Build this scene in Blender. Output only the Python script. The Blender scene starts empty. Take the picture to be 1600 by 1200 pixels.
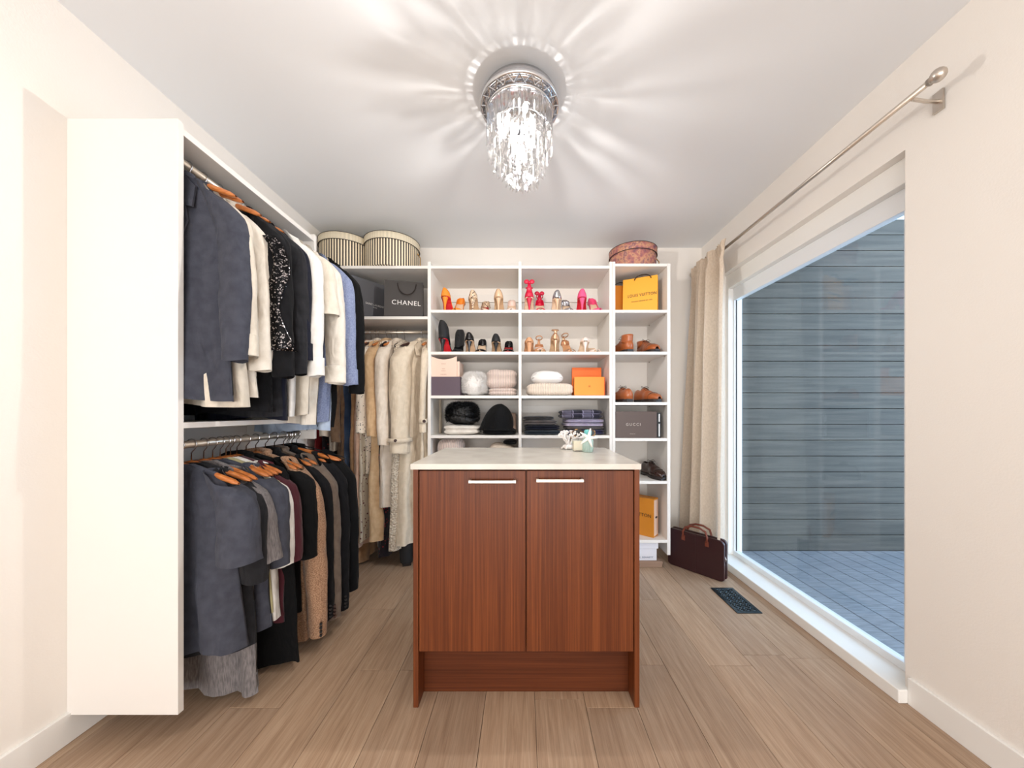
import bpy, bmesh, math, random
from mathutils import Vector, Matrix, noise
PI = math.pi
sc = bpy.context.scene
col = sc.collection
random.seed(7)

# ------------------------------------------------------------------ camera, world, lights, exposure
F = 540.0; CX, CY, EYE = 818.0, 643.0, 1.10      # focal length in px, vanishing point, eye height
cam = bpy.data.cameras.new('camera'); cam_o = bpy.data.objects.new('camera', cam); col.objects.link(cam_o)
cam.sensor_fit = 'HORIZONTAL'; cam.sensor_width = 36.0; cam.lens = F / 1600 * 36.0
cam.shift_x = -(CX - 800) / 1600; cam.shift_y = (CY - 600) / 1600
cam.clip_start = 0.02
cam_o.location = (0, 0, EYE); cam_o.rotation_euler = (PI / 2, 0, 0)
sc.camera = cam_o

sc.view_settings.view_transform = 'Standard'
sc.view_settings.look = 'None'
sc.view_settings.exposure = 0.0
sc.view_settings.gamma = 1.0
sc.view_settings.use_curve_mapping = False
sc.cycles.use_denoising = True
sc.cycles.max_bounces = 10
sc.cycles.diffuse_bounces = 5
sc.cycles.glossy_bounces = 4
sc.cycles.transmission_bounces = 8
sc.cycles.transparent_max_bounces = 16
sc.cycles.caustics_reflective = False
sc.cycles.caustics_refractive = False
sc.cycles.sample_clamp_indirect = 6.0

world = bpy.data.worlds.new('World'); sc.world = world; world.use_nodes = True
wn = world.node_tree.nodes; wl = world.node_tree.links
wn['Background'].inputs[0].default_value = (0.58, 0.76, 1.0, 1)
wn['Background'].inputs[1].default_value = 5.5

def area_light(name, loc, rot, sx, sy, power, color):
    l = bpy.data.lights.new(name, 'AREA'); l.shape = 'RECTANGLE'; l.size = sx; l.size_y = sy
    l.energy = power; l.color = color
    o = bpy.data.objects.new(name, l); o.location = loc; o.rotation_euler = rot; col.objects.link(o)
    return o
def point_light(name, loc, power, color, r=0.01):
    l = bpy.data.lights.new(name, 'POINT'); l.energy = power; l.color = color; l.shadow_soft_size = r
    o = bpy.data.objects.new(name, l); o.location = loc; col.objects.link(o)
    return o
# added fill lamp behind the camera, tilted up to brighten the ceiling
area_light('added_fill_light', (0.0, -2.85, 1.25), (PI / 2 + 0.42, 0, 0), 2.8, 2.2, 160, (0.965, 0.985, 1.0))
CH = (-0.016, 1.46)          # the chandelier's axis
point_light('chandelier_light', (CH[0], CH[1], 2.04), 23, (1.0, 0.96, 0.91), 0.010)
for k in range(3):
    a = k * 2 * PI / 3 + 0.5
    point_light('chandelier_light', (CH[0] + 0.045 * math.cos(a), CH[1] + 0.045 * math.sin(a), 2.09), 2.5, (1.0, 0.96, 0.91), 0.010)

# ------------------------------------------------------------------ helpers
def lin(c):
    return tuple(((x / 255) / 12.92 if x / 255 <= 0.04045 else ((x / 255 + 0.055) / 1.055) ** 2.4) for x in c)
def X(px, d): return (px - CX) * d / F
def Z(py, d): return EYE + (CY - py) * d / F

def nodes(m): return m.node_tree.nodes, m.node_tree.links
def base_mat(name, c, rough=0.6, metal=0.0, sheen=0.0, coat=0.0, spec=0.5):
    m = bpy.data.materials.new(name); m.use_nodes = True
    b = m.node_tree.nodes['Principled BSDF']
    b.inputs['Base Color'].default_value = (*lin(c), 1)
    b.inputs['Roughness'].default_value = rough
    b.inputs['Metallic'].default_value = metal
    b.inputs['Sheen Weight'].default_value = sheen
    b.inputs['Coat Weight'].default_value = coat
    b.inputs['Specular IOR Level'].default_value = spec
    return m
def add_noise_color(m, c2, scale, fac=(0.4, 0.6), detail=3, stretch=(1, 1, 1), coords='Object'):
    n, l = nodes(m); b = n['Principled BSDF']
    tc = n.new('ShaderNodeTexCoord'); mp = n.new('ShaderNodeMapping'); mp.inputs['Scale'].default_value = stretch
    t = n.new('ShaderNodeTexNoise'); t.inputs['Scale'].default_value = scale; t.inputs['Detail'].default_value = detail
    r = n.new('ShaderNodeValToRGB'); r.color_ramp.elements[0].position = fac[0]; r.color_ramp.elements[1].position = fac[1]
    r.color_ramp.elements[0].color = b.inputs['Base Color'].default_value[:]
    r.color_ramp.elements[1].color = (*lin(c2), 1)
    l.new(tc.outputs[coords], mp.inputs[0]); l.new(mp.outputs[0], t.inputs['Vector'])
    l.new(t.outputs['Fac'], r.inputs[0]); l.new(r.outputs[0], b.inputs['Base Color'])
    return r
def add_bump(m, scale, strength, stretch=(1, 1, 1), kind='noise', dist=0.01, detail=2):
    n, l = nodes(m); b = n['Principled BSDF']
    tc = n.new('ShaderNodeTexCoord'); mp = n.new('ShaderNodeMapping'); mp.inputs['Scale'].default_value = stretch
    if kind == 'noise':
        t = n.new('ShaderNodeTexNoise'); t.inputs['Detail'].default_value = detail; out = 'Fac'
        t.inputs['Scale'].default_value = scale
    elif kind == 'wave':
        t = n.new('ShaderNodeTexWave'); out = 'Fac'; t.inputs['Scale'].default_value = scale; t.inputs['Distortion'].default_value = 0.6
    else:
        t = n.new('ShaderNodeTexVoronoi'); out = 'Distance'; t.inputs['Scale'].default_value = scale
    bp = n.new('ShaderNodeBump'); bp.inputs['Strength'].default_value = strength; bp.inputs['Distance'].default_value = dist
    l.new(tc.outputs['Object'], mp.inputs[0]); l.new(mp.outputs[0], t.inputs['Vector'])
    l.new(t.outputs[out], bp.inputs['Height']); l.new(bp.outputs[0], b.inputs['Normal'])
    return m
def fabric(name, c, c2=None, rough=0.92, sheen=0.15, scale=400, nscale=30, stretch=(1, 1, 1), strength=0.25, fac=(0.35, 0.65)):
    m = base_mat(name, c, rough, sheen=sheen, spec=0.2)
    if c2: add_noise_color(m, c2, nscale, fac, 3, stretch)
    add_bump(m, scale, strength, kind='noise', dist=0.003)
    n, l = nodes(m); b = n['Principled BSDF']; b1 = [q for q in n if q.type == 'BUMP'][0]   # soft creases of hanging or folded cloth
    tc = n.new('ShaderNodeTexCoord'); mp = n.new('ShaderNodeMapping'); mp.inputs['Scale'].default_value = (1, 1, 0.45); mp.inputs['Rotation'].default_value = (0, 0.35, 0)
    t = n.new('ShaderNodeTexNoise'); t.inputs['Scale'].default_value = 13; t.inputs['Detail'].default_value = 2; t.inputs['Distortion'].default_value = 0.8
    bp = n.new('ShaderNodeBump'); bp.inputs['Strength'].default_value = 0.75; bp.inputs['Distance'].default_value = 0.025
    l.new(tc.outputs['Object'], mp.inputs[0]); l.new(mp.outputs[0], t.inputs['Vector']); l.new(t.outputs['Fac'], bp.inputs['Height']); l.new(bp.outputs[0], b1.inputs['Normal'])
    return m
def knit(name, c, c2=None):
    m = base_mat(name, c, 0.95, sheen=0.3, spec=0.1)
    if c2: add_noise_color(m, c2, 60)
    add_bump(m, 26, 0.7, (1, 0.08, 0.08), 'wave', 0.003)
    n, l = nodes(m); b = n['Principled BSDF']; w = [q for q in n if q.type == 'TEX_WAVE'][0]
    mx = n.new('ShaderNodeMix'); mx.data_type = 'RGBA'; mx.inputs['A'].default_value = (*lin(tuple(q * 0.86 for q in c)), 1); mx.inputs['B'].default_value = (*lin(c), 1)
    l.new(w.outputs['Fac'], mx.inputs['Factor']); l.new(mx.outputs['Result'], b.inputs['Base Color'])
    return m

class MB:
    def __init__(s): s.v = []; s.f = []; s.m = []
    def add(s, vs, fs, mi=0):
        o = len(s.v); s.v += [tuple(p) for p in vs]
        for f in fs: s.f.append(tuple(i + o for i in f)); s.m.append(mi)
        return s
    def box(s, x0, x1, y0, y1, z0, z1, mi=0, M=None):
        vs = [(x, y, z) for x in (x0, x1) for y in (y0, y1) for z in (z0, z1)]
        if M is not None: vs = [tuple(M @ Vector(p)) for p in vs]
        return s.add(vs, [(0, 1, 3, 2), (4, 6, 7, 5), (0, 4, 5, 1), (2, 3, 7, 6), (0, 2, 6, 4), (1, 5, 7, 3)], mi)
    def cbox(s, c, size, mi=0, M=None):
        return s.box(c[0] - size[0] / 2, c[0] + size[0] / 2, c[1] - size[1] / 2, c[1] + size[1] / 2, c[2] - size[2] / 2, c[2] + size[2] / 2, mi, M)
    def tube(s, pts, rad, n=8, mi=0, caps=True, flat=1.0, closed=False):
        pts = [Vector(p) for p in pts]; N = len(pts)
        if not hasattr(rad, '__len__'): rad = [rad] * N
        vs = []; ref = Vector((0, 0, 1))
        t0 = (pts[1] - pts[0]).normalized()
        if abs(t0.dot(ref)) > 0.9: ref = Vector((0, 1, 0))
        for i, p in enumerate(pts):
            if closed: t = pts[(i + 1) % N] - pts[i - 1]
            else: t = pts[min(i + 1, N - 1)] - pts[max(i - 1, 0)]
            t.normalize()
            a = (ref - t * ref.dot(t))
            if a.length < 1e-5: a = t.orthogonal()
            a.normalize(); ref = a; b = t.cross(a)
            for k in range(n):
                th = 2 * PI * k / n
                vs.append(tuple(p + (a * math.cos(th) * flat + b * math.sin(th)) * rad[i]))
        fs = []
        for i in range(N if closed else N - 1):
            j = (i + 1) % N
            for k in range(n): fs.append((i * n + k, i * n + (k + 1) % n, j * n + (k + 1) % n, j * n + k))
        if caps and not closed:
            fs.append(tuple(range(n - 1, -1, -1))); fs.append(tuple(range((N - 1) * n, N * n)))
        return s.add(vs, fs, mi)
    def lathe(s, prof, n=32, c=(0, 0, 0), mi=0, closed=False):
        vs = []; fs = []; N = len(prof)
        for r, z in prof:
            for k in range(n): vs.append((c[0] + r * math.cos(2 * PI * k / n), c[1] + r * math.sin(2 * PI * k / n), c[2] + z))
        for i in range(N if closed else N - 1):
            j = (i + 1) % N
            for k in range(n): fs.append((i * n + k, i * n + (k + 1) % n, j * n + (k + 1) % n, j * n + k))
        return s.add(vs, fs, mi)
    def grid(s, fn, nu, nv, mi=0, cu=False, cv=False):
        vs = [fn(i / (nu if cu else nu - 1), j / (nv if cv else nv - 1)) for j in range(nv) for i in range(nu)]
        fs = []
        for j in range(nv if cv else nv - 1):
            for i in range(nu if cu else nu - 1):
                i2 = (i + 1) % nu; j2 = (j + 1) % nv
                fs.append((j * nu + i, j * nu + i2, j2 * nu + i2, j2 * nu + i))
        return s.add(vs, fs, mi)
    def sphere(s, c, r, nu=12, nv=8, mi=0, sc_=(1, 1, 1)):
        def fn(u, v):
            th = u * 2 * PI; ph = (v * 0.996 + 0.002) * PI
            return (c[0] + r * sc_[0] * math.sin(ph) * math.cos(th), c[1] + r * sc_[1] * math.sin(ph) * math.sin(th), c[2] + r * sc_[2] * math.cos(ph))
        return s.grid(fn, nu, nv, mi, cu=True)
    def xform(s, M): s.v = [tuple(M @ Vector(p)) for p in s.v]; return s
    def build(s, name, mats, parent=None, smooth=False, bevel=0, solid=0, recalc=True):
        me = bpy.data.meshes.new(name); me.from_pydata(s.v, [], s.f)
        if not isinstance(mats, (list, tuple)): mats = [mats]
        for m in mats: me.materials.append(m)
        for p, i in zip(me.polygons, s.m): p.material_index = i; p.use_smooth = smooth
        if recalc:
            bm = bmesh.new(); bm.from_mesh(me); bmesh.ops.recalc_face_normals(bm, faces=bm.faces); bm.to_mesh(me); bm.free()
        me.update()
        o = bpy.data.objects.new(name, me); col.objects.link(o)
        if parent is not None: o.parent = parent
        if solid:
            md = o.modifiers.new('thickness', 'SOLIDIFY'); md.thickness = solid; md.offset = 0
        if bevel:
            md = o.modifiers.new('bevel', 'BEVEL'); md.width = bevel; md.segments = 2; md.limit_method = 'ANGLE'
        return o

def empty(name, loc=(0, 0, 0), rz=0.0):
    o = bpy.data.objects.new(name, None); o.location = loc; o.rotation_euler = (0, 0, rz); o.empty_display_size = 0.05
    col.objects.link(o); return o
def tag(o, label, cat, group=None, kind=None):
    o['label'] = label; o['category'] = cat
    if group: o['group'] = group
    if kind: o['kind'] = kind
    return o
def struct(o): o['kind'] = 'structure'; return o
def thing(name, label, cat, loc, rz=0.0, group=None):
    return tag(empty(name, loc, rz), label, cat, group)
def text_mesh(txt, size, mat, parent, loc, rot, spacing=1.0, name='lettering', depth=0.0006, sx=1.0):
    cu = bpy.data.curves.new(name, 'FONT'); cu.body = txt; cu.size = size; cu.align_x = 'CENTER'; cu.align_y = 'CENTER'
    cu.space_character = spacing; cu.extrude = depth; cu.resolution_u = 3
    t = bpy.data.objects.new('tmp', cu); col.objects.link(t)
    bpy.context.view_layer.update()
    me = bpy.data.meshes.new_from_object(t.evaluated_get(bpy.context.evaluated_depsgraph_get()))
    bpy.data.objects.remove(t)
    me.materials.clear(); me.materials.append(mat); me.name = name
    o = bpy.data.objects.new(name, me); col.objects.link(o); o.parent = parent
    o.location = loc; o.rotation_euler = rot; o.scale = (sx, 1, 1)
    return o

# ------------------------------------------------------------------ materials
M = {}
M['wall'] = add_bump(base_mat('wall_paint', (236, 230, 223), 0.85), 180, 0.05)
M['ceiling'] = base_mat('ceiling_paint', (232, 233, 235), 0.9)
M['white'] = base_mat('white_melamine', (233, 228, 222), 0.45)
M['trim'] = base_mat('white_trim_paint', (238, 236, 232), 0.4)
M['chrome'] = base_mat('chrome', (215, 215, 218), 0.12, 1.0)
M['nickel'] = base_mat('satin_nickel', (205, 196, 186), 0.32, 1.0)
M['black'] = base_mat('black_plastic', (16, 16, 18), 0.4)
M['hanger_wood'] = base_mat('hanger_wood', (205, 128, 66), 0.35, coat=0.3)
add_noise_color(M['hanger_wood'], (172, 92, 40), 25, (0.35, 0.7), 3, (1, 8, 8))
M['hanger_dark'] = base_mat('dark_hanger_wood', (58, 32, 24), 0.4)

def floor_mat():
    m = base_mat('oak_floor', (196, 160, 128), 0.42, spec=0.4)
    n, l = nodes(m); b = n['Principled BSDF']
    tc = n.new('ShaderNodeTexCoord'); oi = n.new('ShaderNodeObjectInfo')
    mp = n.new('ShaderNodeMapping'); mp.inputs['Scale'].default_value = (55, 2.6, 1)
    add = n.new('ShaderNodeVectorMath'); add.operation = 'ADD'
    mul = n.new('ShaderNodeMath'); mul.operation = 'MULTIPLY'; mul.inputs[1].default_value = 57.0
    l.new(oi.outputs['Random'], mul.inputs[0]); l.new(tc.outputs['Object'], add.inputs[0]); l.new(mul.outputs[0], add.inputs[1])
    l.new(add.outputs[0], mp.inputs[0])
    t = n.new('ShaderNodeTexNoise'); t.inputs['Scale'].default_value = 1.0; t.inputs['Detail'].default_value = 7; t.inputs['Roughness'].default_value = 0.65; t.inputs['Distortion'].default_value = 0.9
    l.new(mp.outputs[0], t.inputs['Vector'])
    r = n.new('ShaderNodeValToRGB'); e = r.color_ramp.elements
    e[0].position = 0.28; e[0].color = (*lin((160, 130, 105)), 1); e[1].position = 0.66; e[1].color = (*lin((194, 166, 139)), 1)
    k = e.new(0.45); k.color = (*lin((180, 150, 123)), 1)
    l.new(t.outputs['Fac'], r.inputs[0])
    # fine pores
    mp2 = n.new('ShaderNodeMapping'); mp2.inputs['Scale'].default_value = (300, 9, 1); l.new(add.outputs[0], mp2.inputs[0])
    t2 = n.new('ShaderNodeTexNoise'); t2.inputs['Scale'].default_value = 1.0; t2.inputs['Detail'].default_value = 3; l.new(mp2.outputs[0], t2.inputs['Vector'])
    r2 = n.new('ShaderNodeValToRGB'); r2.color_ramp.elements[0].position = 0.35; r2.color_ramp.elements[0].color = (0.72, 0.70, 0.68, 1); r2.color_ramp.elements[1].position = 0.55
    l.new(t2.outputs['Fac'], r2.inputs[0])
    mx = n.new('ShaderNodeMix'); mx.data_type = 'RGBA'; mx.blend_type = 'MULTIPLY'; mx.inputs['Factor'].default_value = 0.55
    l.new(r.outputs[0], mx.inputs['A']); l.new(r2.outputs[0], mx.inputs['B'])
    # each plank its own tone
    r3 = n.new('ShaderNodeValToRGB'); r3.color_ramp.elements[0].color = (0.80, 0.80, 0.82, 1); r3.color_ramp.elements[1].color = (1.0, 1.0, 1.0, 1)
    l.new(oi.outputs['Random'], r3.inputs[0])
    mx2 = n.new('ShaderNodeMix'); mx2.data_type = 'RGBA'; mx2.blend_type = 'MULTIPLY'; mx2.inputs['Factor'].default_value = 1
    l.new(mx.outputs['Result'], mx2.inputs['A']); l.new(r3.outputs[0], mx2.inputs['B'])
    l.new(mx2.outputs['Result'], b.inputs['Base Color'])
    bp = n.new('ShaderNodeBump'); bp.inputs['Strength'].default_value = 0.12; bp.inputs['Distance'].default_value = 0.002
    l.new(t2.outputs['Fac'], bp.inputs['Height']); l.new(bp.outputs[0], b.inputs['Normal'])
    return m
M['floor'] = floor_mat()
M['subfloor'] = base_mat('dark_subfloor', (96, 74, 58), 0.9)

def walnut(name, c1, c2, c3, stretch):
    m = base_mat(name, c1, 0.42, spec=0.3)
    n, l = nodes(m); b = n['Principled BSDF']
    tc = n.new('ShaderNodeTexCoord'); mp = n.new('ShaderNodeMapping'); mp.inputs['Scale'].default_value = stretch
    t = n.new('ShaderNodeTexNoise'); t.inputs['Scale'].default_value = 1; t.inputs['Detail'].default_value = 6; t.inputs['Roughness'].default_value = 0.7
    r = n.new('ShaderNodeValToRGB'); e = r.color_ramp.elements
    e[0].position = 0.3; e[0].color = (*lin(c1), 1); e[1].position = 0.7; e[1].color = (*lin(c3), 1); k = e.new(0.5); k.color = (*lin(c2), 1)
    l.new(tc.outputs['Object'], mp.inputs[0]); l.new(mp.outputs[0], t.inputs['Vector']); l.new(t.outputs['Fac'], r.inputs[0])
    # broad veneer leaves
    mp2 = n.new('ShaderNodeMapping'); mp2.inputs['Scale'].default_value = tuple(s * 0.12 for s in stretch); l.new(tc.outputs['Object'], mp2.inputs[0])
    t2 = n.new('ShaderNodeTexNoise'); t2.inputs['Scale'].default_value = 1; t2.inputs['Detail'].default_value = 1; l.new(mp2.outputs[0], t2.inputs['Vector'])
    r2 = n.new('ShaderNodeValToRGB'); r2.color_ramp.elements[0].position = 0.35; r2.color_ramp.elements[1].position = 0.65
    r2.color_ramp.elements[0].color = (0.78, 0.74, 0.72, 1); l.new(t2.outputs['Fac'], r2.inputs[0])
    mx = n.new('ShaderNodeMix'); mx.data_type = 'RGBA'; mx.blend_type = 'MULTIPLY'; mx.inputs['Factor'].default_value = 1
    l.new(r.outputs[0], mx.inputs['A']); l.new(r2.outputs[0], mx.inputs['B']); l.new(mx.outputs['Result'], b.inputs['Base Color'])
    return m
M['walnut'] = walnut('walnut_veneer', (82, 38, 16), (106, 54, 25), (130, 70, 34), (120, 120, 1.4))
M['walnut_h'] = walnut('walnut_veneer_crosswise', (72, 33, 15), (90, 44, 21), (108, 56, 28), (1.4, 120, 120))
M['quartz'] = base_mat('pale_quartz', (214, 208, 198), 0.25)
add_noise_color(M['quartz'], (196, 190, 180), 7, (0.35, 0.7), 8)

# ------------------------------------------------------------------ room
XL, XR, YB, YF, H = -1.52, 1.458, 2.83, -3.0, 2.44
def slab(name, x0, x1, y0, y1, z0, z1, mat, parent=None, bevel=0):
    return MB().box(x0, x1, y0, y1, z0, z1).build(name, mat, parent, bevel=bevel)
struct(slab('ceiling', XL - 0.15, XR + 0.15, YF, YB + 0.1, H, H + 0.12, M['ceiling']))
struct(slab('wall_back', XL - 0.15, XR + 0.15, YB, YB + 0.12, 0, H, M['wall']))
struct(slab('wall_left', XL - 0.12, XL, YF, YB, 0, H, M['wall']))
struct(slab('wall_rear', XL - 0.15, XR + 0.15, YF - 0.1, YF, 0, H, M['wall']))
DY0, DY1, DZ1 = 1.32, 2.56, 2.10           # the opening of the sliding door
wr = MB()
wr.box(XR, XR + 0.15, DY1, YB, 0, H); wr.box(XR, XR + 0.15, YF, DY0, 0, H); wr.box(XR, XR + 0.15, DY0, DY1, DZ1, H)
struct(wr.build('wall_right', M['wall']))
fl = struct(slab('floor', XL, XR + 0.13, YF, YB, -0.05, -0.012, M['subfloor']))
PW = 0.1895; g = 0.0007
seam0 = 0.043
k0 = int(math.floor((XL - seam0) / PW)); random.seed(11)
known = {-4: [1.47], -3: [1.47, 0.1], -2: [1.9], 2: [1.5], 3: [2.02]}
pi_ = 0
for k in range(k0, k0 + 18):
    xa, xb = max(XL, seam0 + k * PW), min(XR - 0.0, seam0 + (k + 1) * PW)
    if xb - xa < 0.01: continue
    ends = sorted(known.get(k, [random.uniform(-2.0, -1.2), random.uniform(-0.4, 0.6), random.uniform(1.2, 2.6)]))
    ys = [YF] + [e for e in ends if YF < e < YB] + [YB]
    for a, b in zip(ys, ys[1:]):
        hgt = random.uniform(-0.0004, 0.0)
        MB().box(xa + g, xb - g, a + g, b - g, -0.012, hgt).build('plank', M['floor'], fl, bevel=0.0008)
        pi_ += 1
for nm, bx in (('baseboard_back', (XL, XR, YB - 0.014, YB, 0, 0.10)), ('baseboard_left', (XL, XL + 0.014, YF, YB - 0.014, 0, 0.10)),
               ('baseboard_right', (XR - 0.014, XR, YF, DY0 - 0.02, 0, 0.10))):
    struct(slab(nm, *bx, M['trim'], bevel=0.002))

# sliding glass door in the right wall
dr = struct(empty('door_1', (XR, (DY0 + DY1) / 2, 0)))
def dbox(name, x0, x1, y0, y1, z0, z1, mat, bevel=0.002):
    o = MB().box(x0 - XR, x1 - XR, y0 - (DY0 + DY1) / 2, y1 - (DY0 + DY1) / 2, z0, z1).build(name, mat, dr, bevel=bevel); return o
dbox('sill', 1.412, 1.60, DY0 - 0.02, DY1 + 0.02, 0.0, 0.052, M['trim'], 0.004)
dbox('head_frame', 1.50, 1.60, DY0, DY1, 2.0, 2.10, M['trim'])
dbox('jamb', 1.50, 1.60, DY1 - 0.03, DY1, 0.052, 2.0, M['trim'])
dbox('jamb', 1.50, 1.60, DY0, DY0 + 0.03, 0.052, 2.0, M['trim'])
sa, sb = DY0 + 0.03, DY1 - 0.03
M['sash'] = base_mat('white_vinyl', (232, 234, 236), 0.35)
dbox('sash_rail', 1.535, 1.575, sa, sb, 1.91, 2.0, M['sash'])
dbox('sash_rail', 1.535, 1.575, sa, sb, 0.052, 0.085, M['sash'])
ym = DY0 + 0.02 + 0.50
dbox('sash_stile', 1.535, 1.575, sb - 0.012, sb, 0.085, 1.91, M['sash'])
dbox('sash_stile', 1.535, 1.575, sa, sa + 0.045, 0.085, 1.91, M['sash'])
M['gasket'] = base_mat('dark_gasket', (60, 62, 66), 0.6)
dbox('gasket', 1.548, 1.553, sb - 0.018, sb - 0.012, 0.085, 1.91, M['gasket'], 0)
gl = bpy.data.materials.new('window_glass'); gl.use_nodes = True
n, l = nodes(gl); n.remove(n['Principled BSDF'])
tr = n.new('ShaderNodeBsdfTransparent'); gs = n.new('ShaderNodeBsdfGlossy'); gs.inputs['Roughness'].default_value = 0.02
tr.inputs[0].default_value = (0.93, 0.96, 0.96, 1)
lw = n.new('ShaderNodeLayerWeight'); lw.inputs[0].default_value = 0.5
pw = n.new('ShaderNodeMath'); pw.operation = 'POWER'; pw.inputs[1].default_value = 5; l.new(lw.outputs['Facing'], pw.inputs[0])
fr = n.new('ShaderNodeMath'); fr.operation = 'MULTIPLY_ADD'; fr.inputs[1].default_value = 0.5; fr.inputs[2].default_value = 0.03; l.new(pw.outputs[0], fr.inputs[0]); mxs = n.new('ShaderNodeMixShader')
l.new(fr.outputs[0], mxs.inputs[0]); l.new(tr.outputs[0], mxs.inputs[1]); l.new(gs.outputs[0], mxs.inputs[2]); l.new(mxs.outputs[0], n['Material Output'].inputs[0])
dbox('pane', 1.556, 1.562, sa + 0.04, sb - 0.01, 0.08, 1.915, gl, 0)

# outside: board-clad wing wall, eave and deck
M['siding'] = base_mat('weathered_siding', (82, 76, 68), 0.75)
add_noise_color(M['siding'], (62, 58, 52), 3, (0.35, 0.65), 6, (0.6, 2, 14))
M['deck'] = base_mat('wet_deck', (138, 140, 146), 0.35)
add_noise_color(M['deck'], (108, 110, 116), 4, (0.35, 0.65), 5, (2, 20, 2))
M['tar'] = base_mat('dark_batten', (30, 30, 30), 0.9)
sw = struct(slab('exterior_wall', 1.62, 4.2, 3.135, 3.2, -0.2, 2.75, M['tar']))
bh = 24.7 * 3.1 / F
k = 0; z = -0.15
while z < 2.7:
    vs = MB().box(1.62, 4.2, 3.10, 3.13, z + 0.002, z + bh - 0.003)
    vs.build('board', M['siding'], sw, bevel=0.0025); z += bh; k += 1
dk = struct(slab('exterior_deck', 1.62, 4.2, 0.0, 3.13, -0.25, -0.18, M['tar']))
for i in range(18):
    MB().box(1.62 + i * 0.143, 1.62 + i * 0.143 + 0.138, 0.0, 3.1, -0.18, -0.15).build('board', M['deck'], dk, bevel=0.003)
struct(slab('exterior_eave', XR + 0.15, 2.7, 0.0, 3.2, 2.75, 2.85, M['siding']))

# ------------------------------------------------------------------ curtain and rod
M['linen'] = base_mat('beige_linen', (226, 208, 188), 0.95, sheen=0.2, spec=0.1)
add_noise_color(M['linen'], (212, 193, 172), 220, (0.35, 0.65), 2, (0.3, 1, 0.3))
add_bump(M['linen'], 500, 0.2, dist=0.002)
n, l = nodes(M['linen']); b = n['Principled BSDF']
tl = n.new('ShaderNodeBsdfTranslucent'); tl.inputs[0].default_value = (*lin((215, 200, 182)), 1); mxs = n.new('ShaderNodeMixShader'); mxs.inputs[0].default_value = 0.25
l.new(b.outputs[0], mxs.inputs[1]); l.new(tl.outputs[0], mxs.inputs[2]); l.new(mxs.outputs[0], n['Material Output'].inputs[0])
RX, RZ = 1.362, 2.205
rod = thing('curtain_rod', 'brushed metal curtain rod with ball finial above the sliding glass door', 'curtain rod', (RX, 1.95, RZ))
MB().tube([(0, -0.80, 0), (0, 0.82, 0)], 0.0095, 12).build('pole', M['nickel'], rod, True)
for yy in (-0.815, 0.838):
    f_ = MB().sphere((0, yy, 0), 0.021, 16, 10); f_.tube([(0, yy - math.copysign(0.012, yy) * 2.2, 0), (0, yy, 0)], 0.013, 12)
    f_.build('finial', M['nickel'], rod, True)
for yy in (-0.74, 0.795):
    MB().tube([(0, yy, -0.012), (0.05, yy, -0.02), (0.094, yy, -0.02)], 0.006, 8).cbox((0.091, yy, -0.02), (0.008, 0.03, 0.07)).build('bracket', M['nickel'], rod)
def curtain(label, y0, y1, y0b, y1b, xb, seed):
    t = thing('curtain', label, 'curtain', (RX, (y0 + y1) / 2, 0))
    nf = 6.0; rr = random.Random(seed); ph = [rr.uniform(0, 6.28) for _ in range(4)]
    ym_ = (y0 + y1) / 2
    def fn(u, v):
        z = RZ + 0.03 - v * (RZ + 0.02)
        w = v ** 0.8
        y = (y0 + (y1 - y0) * u) * (1 - w) + (y0b + (y1b - y0b) * u) * w
        top = max(0.0, 1 - v / 0.07)
        uu = u + 0.03 * math.sin(u * 9 + ph[0])
        x = (1 - 0.7 * top) * (0.040 * math.sin(uu * 2 * PI * nf * 0.5 + ph[1] + 0.5 * w) + 0.016 * math.sin(uu * 2 * PI * nf * 1.1 + ph[2]))
        x += top * 0.014 * math.sin(u * 2 * PI * 20) + (0.014 if top else 0) * -1 * min(1, top * 3)
        x += w * (xb - RX) * (0.4 + 0.6 * u)
        x += 0.006 * noise.noise(Vector((u * 7, v * 5, seed)))
        if abs(v - 0.035) < 0.012: x *= 0.8
        z2 = z + (0.008 * math.sin(u * 2 * PI * 17) if v < 0.01 else 0)
        return (x - 0.012, y - ym_, z2)
    MB().grid(fn, 150, 70).build('fabric_panel', M['linen'], t, True, recalc=False)
    return t
curtain('beige linen curtain gathered in the corner behind the briefcase', 2.27, 2.735, 2.24, 2.79, 1.285, 3)

# ------------------------------------------------------------------ closet units
YS = 2.432                # front plane of the back shelving
unit = thing('shelving_unit', 'white two-column open shelving unit behind the island', 'shelving unit', (-0.025, YS, 0))
ux = -0.025
def ub(par, ox, name, x0, x1, z0, z1, y0=YS, y1=YB - 0.002, bevel=0.001, mat=None):
    return MB().box(x0 - ox, x1 - ox, y0 - YS, y1 - YS, z0, z1).build(name, mat or M['white'], par, bevel=bevel)
ub(unit, ux, 'side_panel', -0.675, -0.653, 0.09, 2.155)
ub(unit, ux, 'side_panel', -0.035, -0.015, 0.09, 2.155)
ub(unit, ux, 'side_panel', 0.605, 0.6245, 0.09, 2.155)
rows = [2.127, 1.816, 1.521, 1.213, 0.932, 0.63, 0.34, 0.12]
for z in rows:
    ub(unit, ux, 'shelf', -0.653, -0.035, z - 0.02, z, YS + 0.001)
    ub(unit, ux, 'shelf', -0.015, 0.605, z - 0.02, z, YS + 0.001)
for (a, b) in ((-0.653, -0.035), (-0.015, 0.605)):
    ub(unit, ux, 'back_rail', a, b, 1.99, 2.05, YB - 0.02)
    ub(unit, ux, 'back_rail', a, b, 1.09, 1.15, YB - 0.02)
tower = thing('shelving_tower', 'narrow white shelf tower at the right, under the floral hat box', 'shelving unit', (0.83, YS, 0))
ub(tower, 0.83, 'side_panel', 0.626, 0.6455, 0.09, 2.155)
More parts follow.
